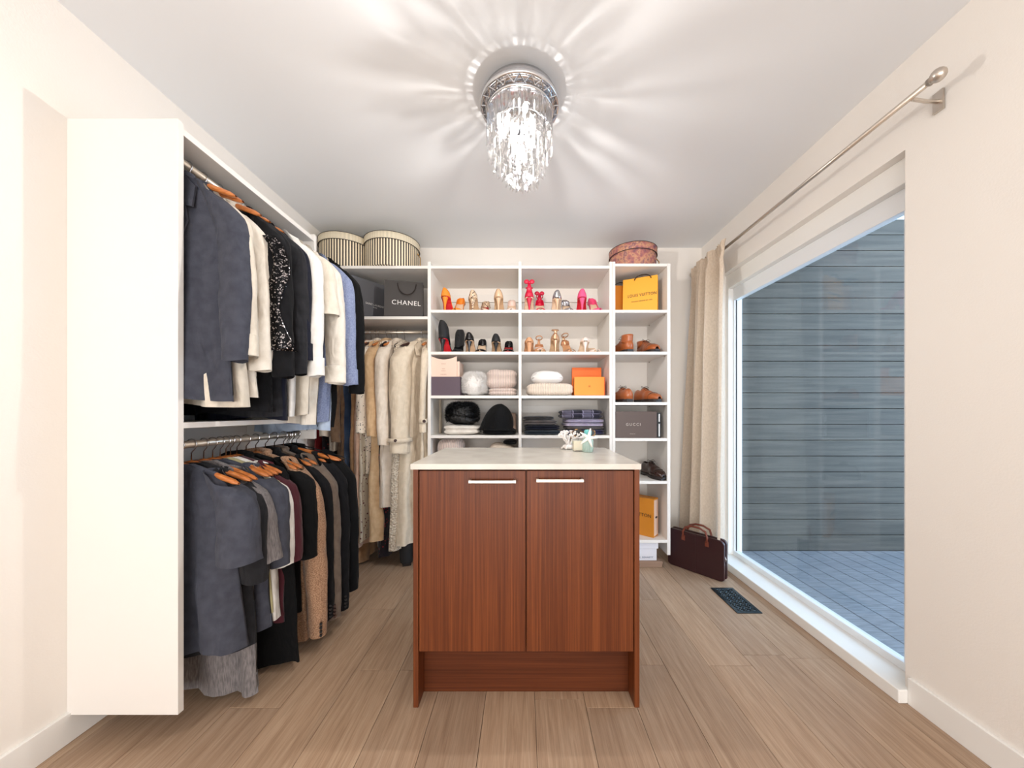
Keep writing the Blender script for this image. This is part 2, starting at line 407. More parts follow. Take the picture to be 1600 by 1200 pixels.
ub(tower, 0.83, 'side_panel', 1.0115, 1.034, 0.09, 2.142)
for z in (2.142, 1.816, 1.521, 1.166, 0.912, 0.61, 0.195):
    ub(tower, 0.83, 'shelf', 0.6455, 1.0115, z - 0.02, z, YS + 0.001)
ub(tower, 0.83, 'back_rail', 0.6455, 1.0115, 0.10, 0.15, YB - 0.02)
ub(tower, 0.83, 'back_rail', 0.6455, 1.0115, 1.00, 1.06, YB - 0.02)
for z in (1.816, 1.521, 1.166, 0.912):
    for yy in (YS + 0.04, YB - 0.06):
        MB().tube([(1.0115 - 0.83 - 0.008, yy - YS, z - 0.026), (1.0115 - 0.83, yy - YS, z - 0.026)], 0.004, 8).build('shelf_pin', M['nickel'], tower)
bru = thing('wardrobe_shelf', 'white corner hanging section with two high shelves and a rail', 'wardrobe', (-1.1, YS, 0))
ub(bru, -1.1, 'shelf', XL, -0.6755, 2.107, 2.127, YS + 0.002)
ub(bru, -1.1, 'shelf', XL, -0.6755, 1.750, 1.770, YS + 0.002)
ub(bru, -1.1, 'back_rail', XL, -0.6755, 1.60, 1.66, YB - 0.02)
RB_Y, RB_Z = 2.62, 1.70
M['rail'] = base_mat('satin_rail', (222, 212, 198), 0.3, 0.7)
MB().tube([(XL + 1.1, RB_Y - YS, RB_Z), (-0.6755 + 1.1, RB_Y - YS, RB_Z)], 0.0145, 12, flat=1.0).build('hanging_rail', M['rail'], bru, True)
# left closet
GX = -1.15; GY0, GY1 = 1.15, 1.92
lu = thing('wardrobe', 'white double-hang wardrobe with two rails along the left wall', 'wardrobe', (XL, 1.56, 0))
def lb(name, x0, x1, y0, y1, z0, z1, mat=None):
    return MB().box(x0 - XL, x1 - XL, y0 - 1.56, y1 - 1.56, z0, z1).build(name, mat or M['white'], lu, bevel=0.001)
lb('side_panel', XL, GX, GY1 - 0.02, GY1, 0.95, 2.075)
lb('side_panel', XL, GX, GY0, GY0 + 0.02, 0.09, 2.075)
lb('shelf', XL, GX - 0.001, GY0 + 0.02, GY1 - 0.02, 2.035, 2.057)
lb('shelf', XL, GX - 0.001, GY0 + 0.02, GY1 - 0.02, 1.043, 1.063)
RLX = -1.24; RUZ, RLZ = 2.005, 0.978
for zz in (RUZ, RLZ):
    MB().tube([(RLX - XL, GY0 + 0.02 - 1.56, zz), (RLX - XL, GY1 - 0.02 - 1.56, zz)], 0.0135, 12).build('hanging_rail', M['rail'], lu, True)
for i in range(5):
    MB().tube([(RLX - XL + 0.05, GY1 - 0.022 - 1.56, 1.0 + 0.0 + i * 0.25), (RLX - XL + 0.05, GY1 - 0.0195 - 1.56, 1.0 + i * 0.25)], 0.0035, 8).build('pin_hole', M['black'], lu)

# ------------------------------------------------------------------ island
isl = thing('island_cabinet', 'walnut two-door closet island with pale stone top', 'cabinet', (0.01, 1.56, 0))
IX0, IX1, IY0, IY1 = -0.410, 0.431, 1.283, 1.835
def ib(name, x0, x1, y0, y1, z0, z1, mat, parent=None, bevel=0.0015):
    return MB().box(x0 - 0.01, x1 - 0.01, y0 - 1.56, y1 - 1.56, z0, z1).build(name, mat, parent or isl, bevel=bevel)
ib('side_panel', IX0, IX0 + 0.019, IY0, IY1, 0.0, 0.886, M['walnut'])
ib('side_panel', IX1 - 0.019, IX1, IY0, IY1, 0.0, 0.886, M['walnut'])
ib('worktop', -0.417, 0.434, 1.272, 1.845, 0.886, 0.907, M['quartz'])
ib('carcass', IX0 + 0.019, IX1 - 0.019, IY0 + 0.022, IY1 - 0.002, 0.205, 0.884, M['walnut'])
ib('plinth', IX0 + 0.019, IX1 - 0.019, 1.357, 1.372, 0.0, 0.205, M['walnut_h'])
xm = X(822, 1.28)
dz0, dz1 = 0.208, 0.880
for nm, xa, xb, hx in (('l', IX0 + 0.0225, xm - 0.0025, 770), ('r', xm + 0.0025, IX1 - 0.0225, 874)):
    d_ = ib('door', xa, xb, IY0 + 0.001, IY0 + 0.020, dz0, dz1, M['walnut'])
    hc = X(hx, 1.28) - 0.01; hz = Z(751, 1.28) - (0.0 if nm == 'l' else -0.004)
    hb = MB(); hw = 0.087
    hb.cbox((hc, IY0 - 1.56 - 0.026, hz), (hw * 2, 0.007, 0.011))
    for s in (-1, 1): hb.cbox((hc + s * (hw - 0.005), IY0 - 1.56 - 0.0125, hz), (0.010, 0.029, 0.013))
    hb.build('handle', M['nickel'], d_, bevel=0.0015)

# ------------------------------------------------------------------ chandelier
cz = H
ch = thing('chandelier', 'tiered crystal chandelier with chrome ring on the ceiling', 'chandelier', (CH[0], CH[1], H + 0.032))
MB().lathe([(0.0, -0.032), (0.12, -0.032), (0.12, -0.050), (0.0, -0.050)], 40).build('ceiling_plate', M['chrome'], ch, True)
rb = MB(); rb.lathe([(0.160, -0.100), (0.166, -0.094), (0.166, -0.083), (0.158, -0.076), (0.150, -0.083), (0.152, -0.096)], 72, closed=True)
rb.build('outer_ring', M['chrome'], ch, True)
MB().lathe([(0.136, -0.126), (0.141, -0.122), (0.141, -0.110), (0.134, -0.110), (0.133, -0.122)], 64, closed=True).build('inner_ring', M['chrome'], ch, True)
MB().lathe([(0.156, -0.088), (0.138, -0.106), (0.136, -0.104), (0.154, -0.086)], 64, closed=True).build('mirror_band', M['chrome'], ch, True)
MB().lathe([(0.0, -0.050), (0.150, -0.050), (0.158, -0.078), (0.156, -0.080), (0.148, -0.056), (0.0, -0.056)], 56).build('mirror_plate', M['chrome'], ch, True)
zg = MB(); NZ = 22
for i in range(NZ):
    a0 = 2 * PI * i / NZ; a1 = 2 * PI * (i + 0.5) / NZ; a2 = 2 * PI * (i + 1) / NZ
    P = lambda a, r, z: (r * math.cos(a), r * math.sin(a), z)
    zg.tube([P(a0, 0.143, -0.116), P(a1, 0.1605, -0.098)], 0.0022, 5); zg.tube([P(a1, 0.1605, -0.098), P(a2, 0.143, -0.116)], 0.0022, 5)
zg.build('zigzag_trim', M['chrome'], ch)
for i in range(4):
    a = PI / 4 + i * PI / 2
    MB().tube([(0.05 * math.cos(a), 0.05 * math.sin(a), -0.052), (0.153 * math.cos(a), 0.153 * math.sin(a), -0.085)], 0.004, 6).build('arm', M['chrome'], ch)
cr = bpy.data.materials.new('crystal'); cr.use_nodes = True
n, l = nodes(cr); n.remove(n['Principled BSDF'])
tr = n.new('ShaderNodeBsdfTransparent'); gg = n.new('ShaderNodeBsdfGlass'); gg.inputs['IOR'].default_value = 1.52; gg.inputs['Roughness'].default_value = 0.03
mxs = n.new('ShaderNodeMixShader'); mxs.inputs[0].default_value = 0.55
l.new(tr.outputs[0], mxs.inputs[1]); l.new(gg.outputs[0], mxs.inputs[2]); l.new(mxs.outputs[0], n['Material Output'].inputs[0])
def crystal_mesh(L, w):
    m = MB(); n3 = 3
    vs = []
    for z, s in ((0, 0.35), (-0.008, 1), (-L + 0.012, 1)):
        for k in range(3):
            a = 2 * PI * k / 3; vs.append((w * s * math.cos(a), w * s * math.sin(a), z))
    vs.append((w, 0, -L)); fs = [(0, 1, 2)]
    for i in range(2):
        for k in range(3): fs.append((i * 3 + k, i * 3 + (k + 1) % 3, i * 3 + 3 + (k + 1) % 3, i * 3 + 3 + k))
    for k in range(3): fs.append((6 + k, 6 + (k + 1) % 3, 9))
    m.add(vs, fs); return m
random.seed(5)
cm = []
for L in (0.055, 0.07, 0.085, 0.10):
    o = crystal_mesh(L, 0.0075).build('crystal', cr, ch); cm.append((o.data, L)); bpy.data.objects.remove(o)
tiers = [(0.132, 44, -0.126, 1), (0.132, 40, -0.205, 2), (0.112, 34, -0.245, 1), (0.094, 28, -0.285, 1), (0.072, 20, -0.315, 1), (0.050, 14, -0.338, 1), (0.024, 6, -0.355, 1), (0.08, 14, -0.20, 0), (0.045, 9, -0.25, 0)]
for (r, cnt, z, _) in tiers:
    for i in range(cnt):
        a = 2 * PI * (i + random.uniform(-0.15, 0.15)) / cnt
        me, L = random.choice(cm[1:]) if z > -0.3 else random.choice(cm[:3])
        o = bpy.data.objects.new('crystal', me); col.objects.link(o); o.parent = ch
        o.location = (r * math.cos(a), r * math.sin(a), z + random.uniform(-0.012, 0.012))
        o.rotation_euler = (random.uniform(-0.05, 0.05), random.uniform(-0.05, 0.05), a + random.uniform(-0.6, 0.6))
for (r, z) in ((0.132, -0.203), (0.112, -0.243), (0.094, -0.283), (0.072, -0.313), (0.05, -0.336)):
    MB().lathe([(r + 0.001, z), (r + 0.001, z + 0.003), (r - 0.001, z + 0.003), (r - 0.001, z)], 40, closed=True).build('tier_ring', M['chrome'], ch, True)
MB().tube([(0, 0, -0.054), (0, 0, -0.335)], 0.004, 8).build('stem', M['chrome'], ch)
bulb = bpy.data.materials.new('lit_bulb'); bulb.use_nodes = True
n, l = nodes(bulb); n['Principled BSDF'].inputs['Emission Color'].default_value = (1, 0.95, 0.88, 1); n['Principled BSDF'].inputs['Emission Strength'].default_value = 60
for k, (r, z) in enumerate(((0.06, -0.17), (0.06, -0.17), (0.06, -0.17), (0.035, -0.24), (0.035, -0.24), (0.035, -0.24), (0.018, -0.30), (0.018, -0.30), (0.085, -0.16), (0.085, -0.19), (0.085, -0.16), (0.07, -0.215), (0.07, -0.215), (0.07, -0.215))):
    a = k * 2 * PI / 3 - 0.6 + (0.5 if k > 2 else 0) + (0.9 if k > 7 else 0) + (0.6 if k > 10 else 0)
    MB().sphere((r * math.cos(a), r * math.sin(a), z), 0.0105, 10, 8, sc_=(1, 1, 2.0)).build('bulb', bulb, ch, True)

# ------------------------------------------------------------------ garments
def hanger(loc, rz, kind, label, rear=1.0):
    t = thing('clothes_hanger', label, 'hanger', loc, rz, 'clothes hangers on the rails')
    # hook curls over the rail (local Y is along the rail)
    pts = []
    for k in range(9):
        a = -0.35 + k * (PI + 0.7) / 8
        pts.append((0.019 * math.cos(a), 0, 0.0 + 0.019 * math.sin(a)))
    pts = pts[::-1] + [(0.010, 0, -0.020), (0.0, 0, -0.032), (0.0, 0, -0.062)]
    MB().tube(pts, 0.0021, 6).build('hook', M['chrome'], t, True)
    if kind == 'wire':
        MB().tube([(0, 0, -0.06), (0.06, 0, -0.075), (0.20, 0, -0.13), (0.21, 0, -0.14), (0.20, 0, -0.146), (-0.20, 0, -0.146), (-0.21, 0, -0.14), (-0.20, 0, -0.13), (-0.06, 0, -0.075)], 0.003, 6, closed=True).build('frame', M['black'], t, True)
        return t
    mt = M['hanger_wood'] if kind == 'wood' else M['hanger_dark']
    def fn(u, v):
        s = u * 2 - 1; a = v * 2 * PI
        x = s * 0.215 * (rear if s < 0 else 1); zc = -0.076 - 0.062 * abs(s) ** 1.35; yc = 0.0
        hh = 0.016 * (1 - 0.45 * abs(s)); tt = 0.0075 + 0.004 * abs(s)
        if abs(s) > 0.97: hh *= 0.4; tt *= 0.5
        return (x, yc + tt * math.sin(a), zc + hh * math.cos(a))
    MB().grid(fn, 25, 10, cv=True).build('bar', mt, t, True)
    return t
def garment(name, cat, short, label, loc, rz, mat, L=0.82, sl=0.56, hem=0.215, sh=0.205, th=0.036, kind='shirt', front=-1, seed=0, htype='wood',
            group=None, accent=None, hlabel=None, flare=0.04, folds=1.0, sw=1.0, rear=0.84):
    rc = lambda x: x * (rear if x < 0 else 1.0)
    hanger(loc, rz, htype, hlabel or ('%s hanger carrying the %s' % ({'wood': 'wooden', 'dark': 'dark wooden', 'wire': 'black wire'}[htype], short)), max(rear, 0.8))
    t = thing(name, label, cat, loc, rz, group)
    rr = random.Random(seed * 13 + 5); ph = [rr.uniform(0, 6.28) for _ in range(6)]
    if kind == 'trousers':
        def fn(u, v):
            a = u * 2 * PI; c, s = math.cos(a), math.sin(a)
            z = -0.145 - v * L
            hw = 0.185 - 0.03 * v; y = th * 0.6 * (abs(s) ** 0.7) * (1 if s > 0 else -1)
            y += 0.010 * math.sin(c * 5 + ph[0]) * v
            return (0.02 + hw * c + 0.01 * noise.noise(Vector((c * 2, v * 6, seed))), y, z)
        MB().grid(fn, 30, 30, cu=True).build('legs', mat, t, True)
        MB().cbox((0.02, 0, -0.155), (0.37, th * 1.5, 0.035)).build('waistband', mat, t, bevel=0.006)
        return t
    rows_ = [(-0.066, 0.048, 0.6), (-0.078, 0.085, 0.75), (-0.098, 0.135, 0.85), (-0.120, sh - 0.022, 0.9), (-0.150, sh, 1.0), (-0.20, sh + 0.008, 1.05)]
    N = 30; z_end = -0.08 - L
    prof = list(rows_)
    for i in range(1, N + 1):
        f = i / N; prof.append((-0.20 + (z_end + 0.20) * f, (sh + 0.008) * (1 - f) + hem * f + 0.0 * f, 1.05 + 0.35 * f))
    nu = 44; nv = len(prof)
    def fn(u, v):
        j = int(round(v * (nv - 1))); z, hw, tf = prof[j]
        a = u * 2 * PI; c, s = math.cos(a), math.sin(a)
        f = max(0, (-z - 0.18) / L)
        cc = (abs(c) ** 0.8) * (1 if c > 0 else -1)
        amp = 0.020 * folds * f ** 0.8
        x = hw * cc + 0.006 * noise.noise(Vector((c * 3, z * 6, seed + 3.1)))
        y = th * tf * (abs(s) ** 0.75) * (1 if s > 0 else -1)
        y += amp * math.sin(cc * 9 + ph[0] + 1.5 * noise.noise(Vector((z * 3, seed, 0)))) + amp * 0.5 * math.sin(cc * 17 + ph[1] + (3 if s > 0 else 0))
        y += 0.008 * noise.noise(Vector((cc * 5, z * 7, seed + (5 if s > 0 else 0))))
        if j > nv - 4: z += 0.010 * math.sin(cc * 3 + ph[2]) * (j - nv + 4) / 3
        return (rc(x), y, z)
    MB().grid(fn, nu, nv, cu=True).build('bodice' if cat == 'dress' else 'body', mat, t, True, recalc=True)
    if sl > 0:
        for sd in (-1, 1):
            NS = 18 if sl > 0.3 else 9
            def sf(u, v, sd=sd):
                a = u * 2 * PI; f = v
                # centre line
                zz = -0.148 - f * sl
                xo = sh - 0.008 + 0.058 * (1 - math.exp(-f * sl / 0.07)) + flare * f * sl
                yo = front * (0.012 * f) + 0.010 * math.sin(f * 3 + ph[3])
                r = (0.056 - (0.016 if sl > 0.3 else -0.004) * f) * sw
                rx = r * 0.92; ry = r * 0.72
                if f < 0.12: rx *= 0.78 + 1.8 * f; xo -= 0.022 * (1 - f / 0.12)
                wr_ = 1 + 0.17 * noise.noise(Vector((math.cos(a) * 1.8 + zz * 4, math.sin(a) * 1.8 + seed, zz * 5 + sd * 3))) + 0.05 * noise.noise(Vector((math.cos(a) * 3 - zz * 14, math.sin(a) * 3 + seed, zz * 22)))
                if v > 0.93 and sl > 0.3: wr_ *= 0.97
                lift = (0.020 * (1 if math.cos(a) * sd < 0 else 0) * max(0, 1 - f / 0.10))
                return (rc(sd * xo + rx * wr_ * math.cos(a)), yo + ry * wr_ * math.sin(a), zz + lift + (0.004 * math.cos(a * 2) if v > 0.98 else 0) + 0.045 * max(0, 1 - f / 0.1) * (0.5 + 0.5 * -math.cos(a) * sd))
            b_ = MB(); b_.grid(sf, 20, NS * 2, cu=True)
            so = b_.build('sleeve', mat, t, True)
            if sl > 0.3 and kind in ('shirt', 'trench'):
                # cuff band
                e = sf(0.25, 0.9); xo = sh - 0.008 + 0.058 + flare * sl * 0.95
                cb = MB(); zc = -0.148 - 0.93 * sl
                cb.tube([(rc(sd * xo), front * 0.012, zc + 0.045), (rc(sd * xo), front * 0.012, zc + 0.04), (rc(sd * xo), front * 0.012, zc - 0.035 * sl / 0.56)], [0.030 * sw, 0.042 * sw, 0.0435 * sw], 20, caps=False, flat=0.8)
                cb.build('cuff', mat, t, True)
                if kind == 'trench':
                    st = MB(); st.tube([(rc(sd * xo), front * 0.012, zc + 0.055), (rc(sd * xo), front * 0.012, zc + 0.025)], [0.052 * sw, 0.053 * sw], 20, caps=False, flat=0.8); st.build('cuff_strap', mat, t, True, solid=0.004)
                    MB().tube([(rc(sd * xo) + 0.041 * sw, front * (0.012 + 0.020 * sw), zc + 0.04), (rc(sd * xo) + 0.041 * sw + 0.006, front * (0.014 + 0.024 * sw), zc + 0.04)], 0.011, 12).build('button', M['hanger_dark'], t)
    # front details
    yf = front * (th * 1.0 + 0.004)
    if kind == 'shirt':
        MB().tube([(-0.05, -0.012, -0.072), (-0.05, 0.014, -0.068), (0, 0.024, -0.066), (0.05, 0.014, -0.068), (0.05, -0.012, -0.072), (0, -0.026, -0.086)], 0.014, 8, closed=True, flat=1.3).build('collar', mat, t, True)
    if kind in ('jacket', 'trench'):
        for s in (-1, 1):
            k_ = 1.35 if kind == 'trench' else 1.0
            pl = [(s * 0.045, yf * 0.55, -0.070), (s * 0.105 * k_, yf * 1.05, -0.125), (s * 0.10 * k_, yf * 1.3, -0.20), (s * 0.075, yf * 1.25, -0.195), (s * 0.085, yf * 1.35, -0.25), (s * 0.01, yf * 1.35, -0.44), (s * 0.018, yf * 1.1, -0.22)]
            MB().add(pl, [(0, 1, 2, 3, 6), (3, 4, 5, 6)]).build('lapel', accent or mat, t, solid=0.006)
    if kind in ('jacket', 'trench', 'shirt'):
        bz = [-0.46, -0.56, -0.66] if kind != 'shirt' else [-0.16 - 0.09 * i for i in range(7)]
        for z in bz:
            if -z > L: continue
            xs = (-0.04, 0.05) if kind == 'trench' else (0.0,)
            for x_ in xs:
                r_ = 0.010 if kind != 'shirt' else 0.005
                MB().tube([(x_, yf * 1.15, z), (x_, yf * 1.45, z)], r_, 10).build('button', M['hanger_dark'] if kind != 'shirt' else M['white'], t)
        if kind in ('jacket', 'trench'):
            MB().tube([(-0.055, -0.012, -0.078), (-0.05, 0.014, -0.068), (0, 0.026, -0.062), (0.05, 0.014, -0.068), (0.055, -0.012, -0.078)], 0.015, 8, flat=1.2).build('collar', mat, t, True)
    return t

C = {}
C['cream'] = fabric('cream_linen', (224, 216, 204), (214, 205, 192))
C['white'] = fabric('white_cotton', (228, 225, 220), (219, 215, 209))
C['ivory'] = fabric('ivory_cotton', (219, 209, 194), (209, 199, 183))
C['black'] = fabric('black_wool', (13, 13, 15), (19, 19, 22), sheen=0.03)
C['black2'] = fabric('black_cotton', (9, 9, 10), sheen=0.02)
C['char'] = fabric('charcoal_jersey', (38, 38, 41), (29, 29, 32), sheen=0.05)
C['navy'] = fabric('navy_cotton', (24, 26, 40), (17, 19, 31), sheen=0.05)
C['chambray'] = fabric('blue_chambray', (138, 148, 176), (108, 118, 150), nscale=160, fac=(0.3, 0.7))
C['ltblue'] = fabric('pale_blue_cotton', (176, 190, 208), (160, 174, 196))
C['heather'] = fabric('grey_heather', (128, 122, 122), (96, 92, 92), nscale=220, stretch=(1, 1, 0.15), fac=(0.35, 0.65))
C['slate'] = fabric('slate_jersey', (70, 72, 82), (60, 62, 72), sheen=0.05)
C['olive'] = fabric('pale_olive_cotton', (176, 168, 128))
C['maroon'] = fabric('maroon_jersey', (72, 30, 38))
C['red'] = fabric('deep_red_crepe', (128, 30, 36))
C['tweed'] = fabric('tan_tweed', (176, 140, 112), (132, 98, 74), nscale=260, fac=(0.4, 0.6))
C['taupe'] = fabric('taupe_suiting', (112, 98, 86), (98, 84, 74))
C['camel'] = fabric('camel_gabardine', (212, 178, 138), (200, 164, 124))
C['stone'] = fabric('stone_cotton', (228, 213, 196), (218, 203, 185))
C['trench'] = fabric('trench_gabardine', (220, 204, 182), (210, 194, 171))
C['blush'] = fabric('blush_crepe', (220, 184, 160), (206, 168, 144))
C['tan'] = fabric('tan_crepe', (178, 140, 104), (164, 126, 92))
C['denim'] = fabric('blue_denim', (48, 66, 94), (84, 104, 134), nscale=5, fac=(0.42, 0.68))
C['brown'] = fabric('brown_suede', (118, 92, 70), (100, 76, 58))
def floral(name, base, dots, sc1=38):
    m = fabric(name, base)
    n, l = nodes(m); b = n['Principled BSDF']
    tc = n.new('ShaderNodeTexCoord'); v = n.new('ShaderNodeTexVoronoi'); v.inputs['Scale'].default_value = sc1
    l.new(tc.outputs['Object'], v.inputs['Vector'])
    r = n.new('ShaderNodeValToRGB'); r.color_ramp.interpolation = 'CONSTANT'
    e = r.color_ramp.elements; e[0].position = 0; e[0].color = (*lin(dots), 1); e[1].position = 0.22; e[1].color = (*lin(base), 1)
    l.new(v.outputs['Distance'], r.inputs[0]); l.new(r.outputs[0], b.inputs['Base Color']); return m
C['floral'] = floral('floral_print', (214, 200, 178), (110, 60, 62))
C['floral2'] = floral('dotted_blouse_print', (226, 212, 194), (70, 68, 72), 60)
C['dark_print'] = floral('dark_print', (30, 24, 28), (120, 34, 40), 40)
def lace():
    m = fabric('cream_lace', (222, 208, 188)); add_bump(m, 90, 1.0, kind='vor', dist=0.01); add_noise_color(m, (196, 178, 156), 90, (0.45, 0.55)); return m
C['lace'] = lace()
def sequin():
    m = base_mat('black_sequins', (30, 28, 30), 0.25, 0.85)
    n, l = nodes(m); b = n['Principled BSDF']
    tc = n.new('ShaderNodeTexCoord'); v = n.new('ShaderNodeTexVoronoi'); v.inputs['Scale'].default_value = 230
    l.new(tc.outputs['Object'], v.inputs['Vector'])
    r = n.new('ShaderNodeValToRGB'); r.color_ramp.elements[0].position = 0.80; r.color_ramp.elements[1].position = 0.99
    r.color_ramp.elements[0].color = (*lin((18, 18, 20)), 1); r.color_ramp.elements[1].color = (*lin((190, 182, 182)), 1)
    sp = n.new('ShaderNodeSeparateColor'); l.new(v.outputs['Color'], sp.inputs[0]); l.new(sp.outputs[0], r.inputs[0]); l.new(r.outputs[0], b.inputs['Base Color'])
    bp = n.new('ShaderNodeBump'); bp.inputs['Strength'].default_value = 1; bp.inputs['Distance'].default_value = 0.006; l.new(sp.outputs[1], bp.inputs['Height']); l.new(bp.outputs[0], b.inputs['Normal'])
    return m
C['sequin'] = sequin()

D = math.radians
GU = 'clothes on the upper left rail'; GL = 'clothes on the lower left rail'; GB = 'clothes on the back rail'
up = [  # y, rz, name, cat, short, label, mat, L, sl, kind, htype, x-offset
 (1.225, 2, 'blazer', 'jacket', 'grey blazer', 'charcoal grey blazer, nearest on the upper left rail', 'slate', 0.78, 0.58, 'jacket', 'wood', -.05),
 (1.275, -3, 'shirt', 'shirt', 'long ivory shirt', 'ivory shirt between grey blazer and cream jacket, upper left rail', 'ivory', 0.80, 0.56, 'shirt', 'wood', -.05),
 (1.335, 4, 'jacket', 'jacket', 'cream jacket', 'cream jacket in front of the sequinned black jacket, upper left rail', 'cream', 0.78, 0.60, 'jacket', 'wood', -.055),
 (1.405, -2, 'jacket', 'jacket', 'sequinned black jacket', 'black jacket with glittering sequin trim on the sleeve', 'black', 0.83, 0.62, 'jacket', 'wood', 0.0),
 (1.46, 5, 'jacket', 'jacket', 'charcoal jacket', 'plain charcoal jacket just behind the sequinned jacket', 'char', 0.84, 0.60, 'jacket', 'wood', 0.0),
 (1.505, 1, 'shirt', 'shirt', 'navy shirt', 'navy shirt just before the white shirts, upper left rail', 'navy', 0.86, 0.54, 'shirt', 'wire', 0.0),
 (1.575, -4, 'shirt', 'shirt', 'white shirt', 'long-sleeved white shirt, first of the white ones after the navy shirt', 'white', 0.84, 0.60, 'shirt', 'wood', .025),
 (1.645, 4, 'blouse', 'blouse', 'ivory short-sleeved blouse', 'ivory short-sleeved blouse between two long-sleeved white shirts', 'ivory', 0.84, 0.30, 'shirt', 'wood', .025),
 (1.715, 0, 'blouse', 'blouse', 'cream blouse', 'cream long-sleeved blouse just before the blue chambray shirt', 'cream', 0.88, 0.62, 'shirt', 'wood', .035),
 (1.785, 6, 'shirt', 'shirt', 'chambray shirt', 'blue chambray shirt, the only blue one on the upper left rail', 'chambray', 0.88, 0.62, 'shirt', 'wood', .045),
 (1.84, 2, 'shirt', 'shirt', 'pale blue shirt', 'pale blue shirt mostly hidden behind the chambray shirt', 'ltblue', 0.93, 0.55, 'shirt', 'wire', .0),
 (1.875, -3, 'jacket', 'jacket', 'last black jacket', 'black jacket at the far end of the upper left rail', 'black2', 0.90, 0.66, 'plain', 'wood', .065),
]
for i, (y, rz, nm, cat, short, label, mt, L, sl, kd, ht, xo) in enumerate(up):
    g_ = garment(nm, cat, short, label, (RLX + xo * 0.0, y, RUZ), D(rz), C[mt], L, sl, kind=kd, seed=i + 1, htype=ht, group=GU, sh=0.205 + xo, sw=1.12,
            th=0.026, folds=1.1)
    if 'sequin' in short:
        # a band of sequins applied down the sleeve
        def qf(u, v):
            a = -PI / 2 + 0.25 + (u - 0.5) * (0.7 + 0.9 * v) + 0.45 * math.sin(v * 7); f = 0.12 + v * 0.72
            xo_ = 0.205 - 0.008 + 0.058 * (1 - math.exp(-f * 0.62 / 0.07)) + 0.04 * f * 0.62
            return (xo_ + 0.068 * math.cos(a), 0.052 * math.sin(a) - 0.008, -0.148 - f * 0.62)
        MB().grid(qf, 10, 30).build('sequin_trim', C['sequin'], g_, True, solid=0.002)
low = [
 (1.245, 0, 'tee_shirt', 'shirt', 'slate tee', 'slate short-sleeved tee, nearest on the lower left rail', 'slate', 0.66, 0.26, 'plain', 'wood', -.03, 1.25),
 (1.29, 3, 'tee_shirt', 'shirt', 'charcoal tee', 'charcoal tee with a stitched hem beside the grey heather tee', 'char', 0.68, 0.36, 'plain', 'wood', -.03, 1.25),
 (1.34, -3, 'long_tee', 'shirt', 'heather tunic', 'long grey heather tunic hanging below the charcoal tee', 'heather', 0.86, 0.30, 'plain', 'wood', -.03, 1.2),
 (1.378, 4, 'tee_shirt', 'shirt', 'printed grey tee', 'slate blue tee with a round white emblem on the sleeve', 'slate', 0.66, 0.34, 'plain', 'wood', -.01, 1.2),
 (1.412, 0, 'tee_shirt', 'shirt', 'olive tee', 'pale olive tee with only its shoulder showing', 'olive', 0.62, 0.16, 'plain', 'wood', -.03, 1.1),
 (1.44, 0, 'tee_shirt', 'shirt', 'white tee', 'white tee with a long narrow sleeve on the lower left rail', 'white', 0.64, 0.36, 'plain', 'wood', -.02, 1.0),
 (1.462, 2, 'tee_shirt', 'shirt', 'maroon tee', 'dark maroon top between the white tee and a black coat', 'maroon', 0.68, 0.36, 'plain', 'wood', -.01, 1.0),
 (1.495, -4, 'coat', 'coat', 'long black coat', 'long black coat reaching the floor in front of the black tee', 'black2', 0.86, 0.0, 'jacket', 'wood', .03, 1.1),
 (1.545, 5, 'tee_shirt', 'shirt', 'black tee', 'black tee with wide sleeves, next to the tan tweed coat', 'black2', 0.70, 0.38, 'plain', 'wood', .0, 1.2),
 (1.60, 0, 'coat', 'coat', 'tweed coat', 'tan tweed coat, the only tan one on the lower left rail', 'tweed', 0.86, 0.76, 'jacket', 'wood', .005, 1.15),
 (1.66, 3, 'coat', 'coat', 'slim black coat', 'slim black coat between the tan tweed and the taupe coat', 'black', 0.84, 0.72, 'jacket', 'wood', .005, 1.05),
 (1.72, -2, 'coat', 'coat', 'taupe coat', 'taupe wool coat with cuff buttons between black coats', 'taupe', 0.82, 0.74, 'jacket', 'wood', .01, 1.15),
 (1.785, 2, 'coat', 'coat', 'button-cuff black coat', 'black coat just beyond the taupe coat', 'black', 0.83, 0.74, 'jacket', 'wood', .015, 1.15),
 (1.85, 4, 'coat', 'coat', 'far black coat', 'black coat at the far end of the lower left rail', 'black2', 0.78, 0.68, 'jacket', 'wire', .03, 1.15),
]
for i, (y, rz, nm, cat, short, label, mt, L, sl, kd, ht, xo, sw) in enumerate(low):
    t = garment(nm, cat, short, label, (RLX, y, RLZ), D(rz), C[mt], L, sl, kind=kd, seed=i + 31, htype=ht, group=GL, sh=0.205 + xo, sw=sw, th=0.025, folds=1.1,
                hem=0.23 + max(0, xo) * (2.0 if sl == 0 else 1))
    if sl > 0.7:
        for q in range(4):
            x_ = 0.205 + xo + 0.055 + 0.04 * sl; z_ = -0.148 - sl + 0.02 + q * 0.017
            MB().tube([(x_ + 0.028, -0.036, z_), (x_ + 0.032, -0.044, z_)], 0.006, 8).build('cuff_button', M['black'] if mt != 'taupe' else M['hanger_dark'], t)
    if 'emblem' in label:
        x_ = 0.205 + xo + 0.07
        eb = MB(); ring = [(x_ + 0.018 * math.cos(k * PI / 12) , -0.062, -0.41 + 0.02 * math.sin(k * PI / 12)) for k in range(24)]
        eb.tube(ring, 0.0022, 5, closed=True); ring = [(x_ + 0.009 * math.cos(k * PI / 8), -0.062, -0.41 + 0.010 * math.sin(k * PI / 8)) for k in range(16)]
        eb.tube(ring, 0.0018, 5, closed=True); eb.cbox((x_, -0.062, -0.442), (0.034, 0.002, 0.004)); eb.build('emblem', C['white'], t)

